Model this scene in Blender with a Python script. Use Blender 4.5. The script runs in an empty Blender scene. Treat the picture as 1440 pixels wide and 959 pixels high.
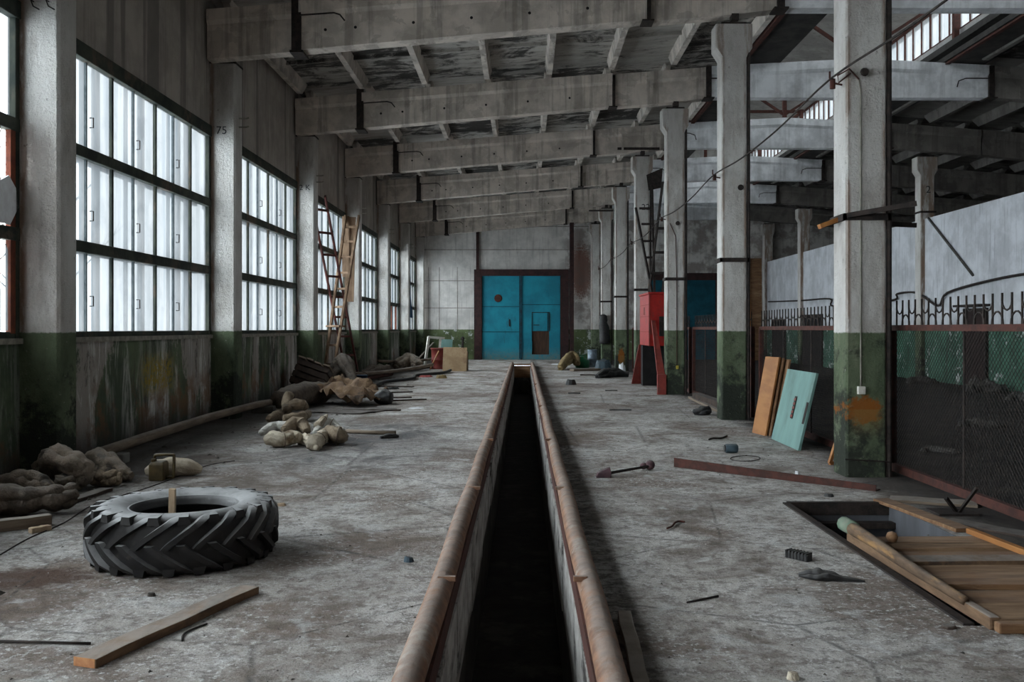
import bpy, bmesh, math, random
from mathutils import Vector, Matrix, noise as mnoise
R = random.Random(7)
SC = bpy.context.scene
COL = SC.collection
F, HC, VX, VY = 1300.0, 1.543, 736.0, 462.0     # focal length in px, camera height, principal point

def at(px, py, Y):                                # pixel + depth -> world point
    return Vector(((px-VX)*Y/F, Y, HC-(py-VY)*Y/F))
def fl(px, py, z=0.0):                            # pixel on the floor -> world point
    Y = F*(HC-z)/(py-VY)
    return Vector(((px-VX)*Y/F, Y, z))
def V(*a): return Vector(a)

# ------------------------------------------------------------------ materials
class NT:
    def __init__(s, name):
        s.m = bpy.data.materials.new(name); s.m.use_nodes = True
        s.t = s.m.node_tree; s.t.nodes.clear()
        s.out = s.t.nodes.new('ShaderNodeOutputMaterial')
        s.geo = s.t.nodes.new('ShaderNodeNewGeometry')
        s.P = s.geo.outputs['Position']
        sp = s.t.nodes.new('ShaderNodeSeparateXYZ'); s.L(s.P, sp.inputs[0])
        s.X, s.Y, s.Z = sp.outputs
        sn = s.t.nodes.new('ShaderNodeSeparateXYZ'); s.L(s.geo.outputs['Normal'], sn.inputs[0])
        s.NX, s.NY, s.NZ = sn.outputs
    def L(s, a, b): s.t.links.new(a, b)
    def put(s, sock, v):
        if isinstance(v, bpy.types.NodeSocket): s.L(v, sock)
        elif isinstance(v, (tuple, list)) and len(v) == 3 and sock.type == 'RGBA': sock.default_value = (*v, 1)
        else: sock.default_value = v
    def scaled(s, v):
        n = s.t.nodes.new('ShaderNodeVectorMath'); n.operation = 'MULTIPLY'
        s.L(s.P, n.inputs[0]); n.inputs[1].default_value = v; return n.outputs[0]
    def noise(s, scale, det=6, rough=.6, vec=None, dist=0):
        n = s.t.nodes.new('ShaderNodeTexNoise')
        s.L(s.scaled(vec) if isinstance(vec, tuple) else (vec or s.P), n.inputs['Vector'])
        n.inputs['Scale'].default_value = scale; n.inputs['Detail'].default_value = det
        n.inputs['Roughness'].default_value = rough; n.inputs['Distortion'].default_value = dist
        return n.outputs['Fac']
    def vor(s, scale, vec=None, feat='F1'):
        n = s.t.nodes.new('ShaderNodeTexVoronoi'); n.feature = feat
        s.L(s.scaled(vec) if isinstance(vec, tuple) else s.P, n.inputs['Vector'])
        n.inputs['Scale'].default_value = scale; return n.outputs['Distance']
    def rng(s, v, a, b, lo=0., hi=1.):             # smooth map a..b -> lo..hi
        n = s.t.nodes.new('ShaderNodeMapRange'); n.interpolation_type = 'SMOOTHSTEP'
        s.put(n.inputs[0], v)
        for i, q in enumerate((a, b, lo, hi)): n.inputs[i+1].default_value = q
        return n.outputs[0]
    def ramp(s, v, stops):
        n = s.t.nodes.new('ShaderNodeValToRGB'); s.L(v, n.inputs[0]); e = n.color_ramp.elements
        while len(e) < len(stops): e.new(.5)
        for el, (p, c) in zip(e, stops): el.position = p; el.color = (*c, 1)
        return n.outputs[0]
    def mix(s, f, a, b, mode='MIX'):
        n = s.t.nodes.new('ShaderNodeMix'); n.data_type = 'RGBA'; n.blend_type = mode
        s.put(n.inputs[0], f); s.put(n.inputs[6], a); s.put(n.inputs[7], b); return n.outputs[2]
    def op(s, o, a, b=0.):
        n = s.t.nodes.new('ShaderNodeMath'); n.operation = o; n.use_clamp = False
        s.put(n.inputs[0], a); s.put(n.inputs[1], b); return n.outputs[0]
    def bsdf(s, col, rough=.9, metal=0., bump=None, bstr=.3, bdist=.02, spec=.3):
        n = s.t.nodes.new('ShaderNodeBsdfPrincipled')
        s.put(n.inputs['Base Color'], col); s.put(n.inputs['Roughness'], rough); s.put(n.inputs['Metallic'], metal)
        n.inputs['Specular IOR Level'].default_value = spec
        if bump is not None:
            b = s.t.nodes.new('ShaderNodeBump'); b.inputs['Strength'].default_value = bstr; b.inputs['Distance'].default_value = bdist
            s.L(bump, b.inputs['Height']); s.L(b.outputs[0], n.inputs['Normal'])
        s.L(n.outputs[0], s.out.inputs[0]); return s.m

MAT = {}
def simple(name, c1, c2, scale=8., rough=.85, metal=0., bstr=.3, bdist=.01, vec=None, dust=0., c3=None, spec=.3):
    n = NT(name); f = n.noise(scale, 7, .65, vec)
    col = n.mix(n.rng(f, .35, .65), c1, c2)
    if c3: col = n.mix(n.rng(n.noise(scale*.45, 6, .7, vec), .52, .66), col, c3)
    if dust:
        d = n.op('MULTIPLY', n.rng(n.NZ, .45, .95), n.rng(n.noise(scale*1.3, 6, .7), .3, .6, .35, 1.))
        col = n.mix(n.op('MULTIPLY', d, dust), col, (.30, .285, .265))
    MAT[name] = n.bsdf(col, rough, metal, n.noise(scale*(4 if bdist < .02 else 2), 6, .65, vec, 0 if bdist < .02 else 1.2), bstr, bdist, spec)
    return MAT[name]

def mat_floor():
    n = NT('concrete_floor')
    warp = n.noise(.9, 4, .5)
    big = n.noise(.33, 6, .6, None, .6); mid = n.noise(1.25, 8, .68, (1, .8, 1), .8)
    fine = n.noise(9, 8, .75); sp = n.noise(26, 5, .7); grit = n.noise(90, 4, .7)
    patch = n.noise(3.1, 7, .62, (1, .9, 1), .5); soft = n.noise(.62, 5, .55, None, .5)
    col = n.ramp(mid, [(.27, (.105, .080, .064)), (.37, (.255, .220, .192)), (.46, (.44, .405, .372)), (.58, (.58, .555, .525)), (.68, (.72, .70, .68))])
    col = n.mix(n.rng(soft, .50, .62, 0, .70), col, (.165, .110, .078))                # brown earth stains
    col = n.mix(n.rng(fine, .41, .54, .62, 0), col, (.115, .092, .076))
    col = n.mix(n.rng(patch, .55, .68, 0, .6), col, (.66, .66, .65))                  # chalky patches
    col = n.mix(n.op('MULTIPLY', n.rng(sp, .53, .62, 0, .9), n.rng(mid, .38, .56)), col, (.72, .71, .69))
    col = n.mix(n.rng(n.noise(17, 4, .7), .62, .70, 0, .8), col, (.055, .045, .038))   # dark crumbs
    col = n.mix(n.rng(grit, .53, .63, 0, .6), col, (.10, .085, .072))
    col = n.mix(n.rng(big, .46, .64, 0, .5), col, (.15, .118, .098))
    # dirt thickest along the window wall and the oil-soaked stretch beside the pit
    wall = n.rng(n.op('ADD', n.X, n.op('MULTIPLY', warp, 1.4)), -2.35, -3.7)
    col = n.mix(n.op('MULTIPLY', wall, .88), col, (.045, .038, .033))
    ox = n.rng(n.op('ABSOLUTE', n.op('ADD', n.op('ADD', n.X, 1.7), n.op('MULTIPLY', warp, .8))), 1.6, .5)
    oy = n.rng(n.op('ABSOLUTE', n.op('SUBTRACT', n.Y, 12.6)), 3.6, 1.2)
    oil = n.op('MULTIPLY', n.op('MULTIPLY', ox, oy), n.rng(mid, .36, .56, 1, .35))
    col = n.mix(n.op('MULTIPLY', oil, .88), col, (.050, .050, .056))
    sx = n.op('DIVIDE', n.op('ADD', n.X, 3.05), .42); sy = n.op('DIVIDE', n.op('SUBTRACT', n.Y, 5.72), .26)
    sd = n.op('ADD', n.op('ADD', n.op('MULTIPLY', sx, sx), n.op('MULTIPLY', sy, sy)), n.op('MULTIPLY', n.op('SUBTRACT', fine, .5), 2.2))
    col = n.mix(n.rng(sd, .3, 1.2, .85, 0), col, (.075, .036, .020))                   # rust-brown spill by the tyre
    ex = n.rng(n.op('ABSOLUTE', n.op('SUBTRACT', n.X, .47)), .22, .08)                 # rail's shadow painted as a dark strip into the floor colour
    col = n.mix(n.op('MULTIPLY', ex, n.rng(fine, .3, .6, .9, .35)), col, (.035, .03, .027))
    hx = n.op('MULTIPLY', n.rng(n.op('ADD', n.X, n.op('MULTIPLY', n.op('SUBTRACT', fine, .5), .8)), 3.2, 3.55), n.rng(n.Y, 10.2, 9.2))
    col = n.mix(n.op('MULTIPLY', hx, .85), col, (.055, .045, .038))                    # trodden dirt between hatch and fence
    # bare earth beyond the fence
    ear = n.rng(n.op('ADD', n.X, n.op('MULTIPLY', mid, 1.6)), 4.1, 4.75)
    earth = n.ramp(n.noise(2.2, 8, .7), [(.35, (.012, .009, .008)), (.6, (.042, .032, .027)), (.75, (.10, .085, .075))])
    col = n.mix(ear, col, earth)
    crack = n.rng(n.vor(.55, (1, 1, 1), 'DISTANCE_TO_EDGE'), 0, .012, 1, 0)
    col = n.mix(n.op('MULTIPLY', crack, n.rng(fine, .45, .55, 0, .7)), col, (.03, .027, .024))
    h = n.op('ADD', n.op('MULTIPLY', fine, .8), n.op('ADD', n.op('MULTIPLY', sp, .35), n.op('MULTIPLY', grit, .12)))
    rough = n.op('SUBTRACT', .92, n.op('MULTIPLY', oil, .42))
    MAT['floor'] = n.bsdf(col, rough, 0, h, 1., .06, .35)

def mat_column(name, blot=None, blot_z=None):
    """white limewash above 1.5 m, green oil paint below, chipped; blot = (x0,x1,z0,z1) rust spot on the near face"""
    n = NT(name)
    rg = n.noise(14, 8, .75); big = n.noise(2.2, 6, .65, (1, 1, .45))
    w = n.ramp(big, [(.30, (.42, .385, .35)), (.46, (.62, .59, .555)), (.66, (.74, .72, .69))])
    w = n.mix(n.rng(n.noise(5, 7, .75, (1, 1, .16)), .56, .72, 0, .5), w, (.30, .22, .16))
    w = n.mix(n.rng(rg, .60, .67, 0, .75), w, (.24, .21, .185))
    near = n.rng(n.NY, -.6, -.8)
    eR = n.rng(n.op('ABSOLUTE', n.op('SUBTRACT', n.X, 3.555)), .145, .185); eL = n.rng(n.X, -5.24, -5.30)
    e = n.op('MULTIPLY', n.op('MULTIPLY', near, n.op('MAXIMUM', n.op('MULTIPLY', eR, n.rng(n.X, 0, .1)), n.op('MULTIPLY', eL, n.rng(n.X, 0, -.1)))), n.rng(n.noise(6, 6, .7, (1, 1, .2)), .38, .56))
    w = n.mix(n.op('MULTIPLY', e, .85), w, (.23, .125, .070))
    w = n.mix(n.op('MULTIPLY', n.rng(n.noise(3.3, 6, .7, (1, 1, .3)),   .50, .62, 0, .35), near), w, (.30, .265, .235))
    w = n.mix(n.rng(n.Z, 4.6, 6.6, 0, .5), w, (.30, .27, .245))
    g = n.ramp(big, [(.35, (.075, .100, .058)), (.55, (.135, .168, .100)), (.7, (.21, .235, .155))])
    g = n.mix(n.rng(n.op('ADD', n.noise(2.6, 7, .75), n.rng(n.Z, 1.5, 0, 0, .22)), .55, .70, 0, .9), g, (.028, .032, .026))
    g = n.mix(n.rng(rg, .62, .68, 0, .8), g, (.42, .42, .36))
    if blot:
        x0, z0, rx, rz, c = blot
        d = n.op('SQRT', n.op('ADD', n.op('POWER', n.op('DIVIDE', n.op('SUBTRACT', n.X, x0), rx), 2.), n.op('POWER', n.op('DIVIDE', n.op('SUBTRACT', n.Z, z0), rz), 2.)))
        d = n.op('ADD', d, n.op('MULTIPLY', n.op('SUBTRACT', rg, .5), 2.0))
        g = n.mix(n.rng(d, .75, 1.1, .92, 0), g, c)
        run = n.op('MULTIPLY', n.rng(n.op('ABSOLUTE', n.op('SUBTRACT', n.X, x0+.03)), rx*1.1, rx*.5, 0, .5), n.rng(n.Z, z0, z0-rz*2.2, 1, 0))
        run = n.op('MULTIPLY', run, n.rng(n.Z, z0+.01, z0, 0, 1))
        g = n.mix(run, g, (.28, .17, .05))
    edge = n.op('ADD', n.Z, n.op('MULTIPLY', n.op('SUBTRACT', rg, .5), .05))
    col = n.mix(n.rng(edge, 1.49, 1.51), g, w)
    MAT[name] = n.bsdf(col, .9, 0, n.op('ADD', rg, n.op('MULTIPLY', n.noise(45, 4, .6), .4)), .9, .06, .25)

def mat_wallpaint(name, wc, gc, split, dark=0.):
    n = NT(name); big = n.noise(1.3, 7, .65); st = n.noise(7, 6, .7, (1, 1, .07)); rg = n.noise(12, 8, .75)
    w = n.mix(n.rng(big, .35, .65), wc, tuple(c*.72 for c in wc))
    w = n.mix(n.rng(st, .50, .70, 0, .6), w, tuple(c*.42 for c in wc))
    w = n.mix(n.rng(rg, .64, .70, 0, .6), w, (.16, .14, .12))
    if name == 'wall_upper': w = n.mix(n.rng(n.noise(1.7, 3, .5, (1, 1, .03)), .56, .60, 0, .65), w, (.13, .12, .115))
    if name == 'wall_end':
        sx = n.op('DIVIDE', n.op('SUBTRACT', n.X, 2.85), .62); sz = n.op('DIVIDE', n.op('SUBTRACT', n.Z, 4.4), 1.5)
        d = n.op('ADD', n.op('ADD', n.op('MULTIPLY', sx, sx), n.op('MULTIPLY', sz, sz)), n.op('MULTIPLY', n.op('SUBTRACT', rg, .5), 2.6))
        w = n.mix(n.rng(d, .4, 1.2, .9, 0), w, (.15, .062, .042))
        w = n.mix(n.op('MULTIPLY', n.rng(n.X, 1.7, 2.4), n.rng(big, .42, .58, 0, .6)), w, (.16, .12, .105))
    g = n.mix(n.rng(big, .35, .65), gc, tuple(c*.5 for c in gc))
    g = n.mix(n.rng(n.noise(1.9, 9, .8), .565, .59, 0, .95), g, (.50, .52, .50))
    g = n.mix(n.rng(st, .52, .66, 0, .6), g, (.05, .045, .04))
    col = n.mix(n.rng(n.op('ADD', n.Z, n.op('MULTIPLY', n.op('SUBTRACT', rg, .5), .06)), split-.015, split+.015), g, w)
    MAT[name] = n.bsdf(col, .9, 0, rg, .35, .02, .25)

def mat_sillwall():
    n = NT('stained_sill_wall')
    rg = n.noise(12, 8, .75); st = n.noise(6, 7, .7, (1, 1, .06)); st2 = n.noise(2.2, 5, .6, (1, 1, .12))
    g = n.mix(n.rng(n.noise(1.1, 6, .6), .36, .62), (.105, .135, .075), (.05, .068, .042))
    pa = n.noise(.75, 5, .55, (1, 1, .35), .3)
    g = n.mix(n.rng(n.op('ADD', pa, n.op('MULTIPLY', n.op('SUBTRACT', rg, .5), .12)), .49, .52, 0, .9), g, (.30, .265, .240))      # bare render
    g = n.mix(n.op('MULTIPLY', n.rng(n.noise(3.2, 7, .75, (1, 1, .12), .5), .49, .60, 0, .95), n.rng(pa, .40, .52, .25, 1)), g, (.52, .50, .47))
    g = n.mix(n.rng(n.noise(2.7, 8, .8, (1, 1, .3), .6), .53, .62, 0, .85), g, (.050, .042, .037))
    g = n.mix(n.op('MULTIPLY', n.rng(n.noise(1.6, 6, .7), .50, .64, 0, .8), n.rng(n.Z, 1.1, .5)), g, (.17, .085, .04))
    yb = n.op('MULTIPLY', n.rng(n.op('ABSOLUTE', n.op('SUBTRACT', n.Y, 13.5)), .75, .35), n.rng(n.op('ABSOLUTE', n.op('SUBTRACT', n.Z, .88)), .38, .1))
    g = n.mix(n.op('MULTIPLY', yb, n.rng(rg, .38, .58)), g, (.27, .19, .02))
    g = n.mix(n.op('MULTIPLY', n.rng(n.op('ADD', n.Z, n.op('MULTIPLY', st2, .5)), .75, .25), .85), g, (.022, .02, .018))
    MAT['sill_wall'] = n.bsdf(g, .85, 0, rg, .4, .02, .3)

def mat_beam(name, c, wet=.6):
    n = NT(name); rg = n.noise(10, 7, .7); big = n.noise(1.7, 6, .65)
    col = n.mix(n.rng(big, .36, .66), c, tuple(q*.66 for q in c))
    col = n.mix(n.rng(n.noise(2.2, 7, .6, (1, 1, .9), .4), .555, .57, 0, wet), col, tuple(q*.48 for q in c))   # flaked patches
    col = n.mix(n.rng(n.noise(4.2, 5, .65, (1, .3, .05)), .50, .62, 0, wet), col, (.10, .088, .078))           # drips
    col = n.mix(n.rng(n.vor(1.15, (1, .2, 1)), .012, .03, .9*wet, 0), col, (.02, .02, .02))
    MAT[name] = n.bsdf(col, .9, 0, rg, .25, .02, .25)

def mat_ceiling():
    n = NT('mouldy_roof_slabs'); rg = n.noise(9, 8, .75)
    cx = n.op('FLOOR', n.op('DIVIDE', n.op('ADD', n.X, 3.67), 1.42)); cy = n.op('FLOOR', n.op('DIVIDE', n.op('SUBTRACT', n.Y, 3.66), 3.))
    cb = n.t.nodes.new('ShaderNodeCombineXYZ'); n.L(cx, cb.inputs[0]); n.L(cy, cb.inputs[1])
    wn = n.t.nodes.new('ShaderNodeTexWhiteNoise'); n.L(cb.outputs[0], wn.inputs['Vector'])
    a = n.op('ADD', n.noise(1.0, 8, .74, (1, 1.3, 1), .6), n.op('MULTIPLY', n.op('SUBTRACT', wn.outputs['Value'], .62), .30)); b = n.noise(2.1, 8, .75, (.6, 2.0, 1))
    col = n.mix(n.rng(b, .35, .65), (.40, .375, .345), (.27, .25, .228))
    col = n.mix(n.rng(n.op('ADD', n.op('MULTIPLY', a, .65), n.op('MULTIPLY', b, .35)), .47, .57, 0, .93), col, (.030, .027, .025))
    col = n.mix(n.rng(rg, .62, .7, 0, .5), col, (.5, .48, .45))
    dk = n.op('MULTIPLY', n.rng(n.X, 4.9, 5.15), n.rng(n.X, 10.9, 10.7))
    col = n.mix(n.op('MULTIPLY', dk, .93), col, (.022, .02, .019)); col = n.mix(n.rng(n.X, 10.5, 11.5, 0, .6), col, (.05, .045, .04))                     # tarred slabs round the roof light; side bay shade put into its slab colour
    MAT['ceiling'] = n.bsdf(col, .92, 0, rg, .4, .02, .2)

def mat_glass(key='glass', cl=.82):
    """dust-coated glass: clear enough square on, milky and dim at a slant, streaked with grime"""
    n = NT('dusty_window_glass')
    a = n.noise(1.4, 6, .65); b = n.noise(5, 5, .6, (1, 1, .10)); c = n.noise(3.1, 3, .5, (1, 1, .05))
    lw = n.t.nodes.new('ShaderNodeLayerWeight'); lw.inputs['Blend'].default_value = .5
    f = n.op('SUBTRACT', 1., lw.outputs['Facing'])
    clear = n.rng(f, .41, .60, .030, cl)
    clear = n.op('MULTIPLY', clear, n.rng(n.op('ADD', n.op('MULTIPLY', a, .6), n.op('MULTIPLY', b, .4)), .36, .66, 1.0, .8))
    tr = n.t.nodes.new('ShaderNodeBsdfTransparent'); tr.inputs[0].default_value = (.93, .98, 1, 1)
    dust = n.mix(n.rng(b, .40, .62), (.060, .062, .0628), (.045, .0485, .0505))
    dust = n.mix(n.rng(c, .56, .66, 0, .6), dust, (.024, .031, .037))
    dust = n.mix(n.rng(a, .50, .66, 0, .6), dust, (.034, .037, .039))
    tl = n.t.nodes.new('ShaderNodeBsdfTranslucent'); n.put(tl.inputs[0], dust)
    m1 = n.t.nodes.new('ShaderNodeMixShader'); n.L(clear, m1.inputs[0]); n.L(tl.outputs[0], m1.inputs[1]); n.L(tr.outputs[0], m1.inputs[2])
    n.L(m1.outputs[0], n.out.inputs[0]); MAT[key] = n.m

def mat_gate():
    n = NT('teal_gate_paint'); rg = n.noise(9, 8, .75)
    c = n.mix(n.rng(n.noise(1.1, 6, .6), .35, .65), (.012, .255, .345), (.010, .175, .245))
    c = n.mix(n.rng(n.noise(3, 7, .7, (1, 1, .25)), .58, .70, 0, .7), c, (.02, .07, .09))
    c = n.mix(n.rng(n.noise(4.5, 8, .8), .63, .68, 0, .8), c, (.10, .055, .035))
    c = n.mix(n.op('MULTIPLY', n.rng(n.Z, .7, .0), n.rng(rg, .4, .55, .2, .85)), c, (.14, .20, .19))
    MAT['gate'] = n.bsdf(c, .6, 0, rg, .2, .01)

def mat_tyre():
    n = NT('dusty_tyre_rubber'); a = n.noise(5, 7, .7)
    up = n.rng(n.NZ, .55, .97)
    c = n.mix(n.rng(a, .35, .65), (.012, .0115, .0125), (.022, .020, .019))
    c = n.mix(n.rng(n.noise(11, 6, .7), .56, .68, 0, .4), c, (.06, .05, .043))
    c = n.mix(n.op('MULTIPLY', up, n.rng(a, .30, .58, .45, .95)), c, (.30, .30, .30))
    MAT['tyre'] = n.bsdf(c, n.rng(a, .3, .7, .42, .75), 0, n.noise(30, 5, .6), .3, .008, .3)

def build_materials():
    mat_floor(); mat_ceiling(); mat_glass(); mat_glass('roof_glass', .42); mat_gate(); mat_tyre(); mat_sillwall()
    mat_column('column'); mat_column('column_blot', (3.53, .70, .185, .15, (.30, .095, .008)))
    mat_column('column_blot_far', (3.55, .55, .12, .28, (.30, .10, .012)))
    simple('gate_shaded', (.008, .085, .12), (.006, .05, .075), 2)  # gate paint copy with the fenced bay's dimness put into the colour
    simple('wood_pole', (.15, .095, .058), (.07, .044, .028), 7, vec=(2, .4, 2), c3=(.27, .15, .06), dust=.15)
    simple('wood_worn', (.27, .175, .105), (.155, .09, .05), 5, vec=(.4, 3, 2), c3=(.10, .06, .035))
    simple('soot', (.020, .018, .017), (.045, .040, .036), 2.5)
    mat_wallpaint('wall_upper', (.43, .385, .345), (.1, .13, .08), -1)
    mat_wallpaint('wall_end', (.60, .575, .545), (.125, .16, .075), 1.5)
    mat_wallpaint('wall_mid', (.62, .63, .66), (.075, .165, .115), 1.55)
    mat_wallpaint('lantern_wall', (.40, .385, .365), (.1, .1, .1), -1)
    mat_beam('rib', (.60, .54, .48), .5); mat_beam('beam', (.60, .525, .46), .42); mat_beam('rib_shaded', (.20, .185, .17), .6); mat_beam('beam_shaded', (.22, .20, .18), .5); mat_beam('beam_white', (.80, .80, .81), .18)  # the two darker copies have the side bay's shade put into the colour
    simple('frame_wood', (.018, .024, .020), (.050, .056, .042), 7, c3=(.10, .075, .055), vec=(1, .4, .4))
    simple('frame_thin', (.045, .058, .064), (.085, .10, .105), 9)
    simple('outer_sash', (.22, .27, .31), (.30, .35, .38), 6)
    simple('red_frame', (.17, .045, .022), (.10, .03, .018), 8)
    simple('sill', (.28, .26, .22), (.17, .155, .13), 10, dust=.4)
    simple('black_steel', (.018, .015, .014), (.045, .033, .028), 12, .75, .3)
    simple('rust_steel', (.085, .030, .022), (.045, .020, .016), 10, .8, .2)
    simple('rail_rust', (.26, .135, .078), (.135, .072, .046), 7, .75, .1, .6, dust=.5, c3=(.30, .245, .20))
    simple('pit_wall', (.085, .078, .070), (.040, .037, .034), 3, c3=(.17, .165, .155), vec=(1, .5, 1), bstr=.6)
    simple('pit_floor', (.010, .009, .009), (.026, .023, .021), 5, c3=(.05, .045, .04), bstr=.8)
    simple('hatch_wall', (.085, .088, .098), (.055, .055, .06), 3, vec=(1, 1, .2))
    simple('wood_grey', (.20, .155, .115), (.115, .083, .060), 6, vec=(.35, .35, 3), dust=.5)
    simple('wood_brown', (.22, .120, .060), (.125, .064, .032), 5, dust=.15, c3=(.28, .175, .10), vec=(.4, 3, 2))
    simple('wood_plank', (.19, .115, .065), (.105, .062, .036), 4, vec=(2, .5, 2), dust=.55, c3=(.065, .043, .03))
    simple('wood_orange', (.34, .145, .040), (.23, .09, .024), 4, .6, vec=(1, .3, 1))
    simple('wood_pale', (.40, .30, .20), (.27, .19, .125), 6, vec=(2, 2, .4))
    simple('wood_dark', (.060, .040, .030), (.030, .021, .017), 6, dust=.35)
    simple('wood_ladder', (.25, .165, .105), (.13, .078, .048), 5, vec=(2, 2, .4))
    simple('red_ladder', (.13, .040, .030), (.07, .03, .028), 5)
    simple('end_grain', (.48, .24, .11), (.36, .15, .07), 20)
    simple('plywood', (.40, .285, .17), (.30, .20, .115), 3, c3=(.22, .14, .08))
    simple('teal_board', (.16, .285, .26), (.125, .225, .205), 3, .6, c3=(.10, .17, .15), vec=(1, 1, .3))
    simple('cloth_dirty', (.27, .215, .165), (.15, .118, .088), 7, dust=.25, bstr=.9, bdist=.04, c3=(.06, .05, .042))
    simple('cloth_dark', (.135, .103, .078), (.07, .053, .041), 7, bstr=.9, bdist=.04, dust=.2)
    simple('cloth_cream', (.60, .53, .42), (.40, .33, .245), 6, bstr=.9, bdist=.04, c3=(.21, .145, .09))
    simple('cloth_tan', (.29, .225, .155), (.19, .14, .095), 7, bstr=.9, bdist=.04, c3=(.12, .09, .065))
    simple('cloth_white', (.66, .64, .59), (.48, .45, .40), 6, bstr=.9, bdist=.04)
    simple('tarp_ochre', (.20, .125, .070), (.11, .066, .040), 5, c3=(.06, .042, .03), bstr=.9, bdist=.04)
    simple('canister', (.105, .075, .030), (.060, .042, .018), 8, .5, dust=.4)
    simple('red_paint', (.34, .014, .010), (.24, .011, .009), 5, .5, c3=(.17, .030, .022))
    simple('red_faded', (.26, .045, .034), (.18, .033, .026), 5, .7, c3=(.16, .06, .05))
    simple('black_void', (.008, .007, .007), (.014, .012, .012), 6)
    simple('purple_iron', (.095, .048, .055), (.055, .030, .036), 12, .7, .1, dust=.35)
    simple('blue_grey', (.055, .085, .105), (.03, .05, .065), 10, .5, dust=.3)
    simple('blue_cloth', (.012, .085, .20), (.008, .05, .13), 6)
    simple('blue_bucket', (.06, .105, .17), (.04, .07, .12), 6, .5, dust=.3)
    simple('rubber_black', (.016, .016, .017), (.033, .031, .030), 14, .6, dust=.25)
    simple('yellow_wood', (.42, .22, .035), (.30, .15, .02), 8)
    simple('white_box', (.62, .60, .54), (.48, .46, .40), 20)
    simple('yellow_box', (.55, .45, .08), (.42, .33, .05), 20)
    simple('dark_ink', (.05, .05, .052), (.03, .03, .032), 10)
    simple('paper', (.70, .72, .74), (.6, .6, .62), 9)
    simple('green_can', (.015, .13, .05), (.01, .085, .035), 9, .4)
    simple('steel_can', (.20, .25, .30), (.13, .16, .19), 9, .4, .4)
    simple('trash_red', (.38, .09, .08), (.25, .05, .05), 9)
    simple('trash_yellow', (.30, .22, .10), (.17, .12, .06), 9)
    simple('snow_ground', (.62, .64, .66), (.5, .5, .5), .6)
    simple('bark', (.09, .08, .075), (.05, .045, .04), 5)
    simple('chips', (.46, .44, .42), (.32, .30, .27), 30)
    simple('crumbs', (.07, .06, .05), (.03, .026, .022), 30)

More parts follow.
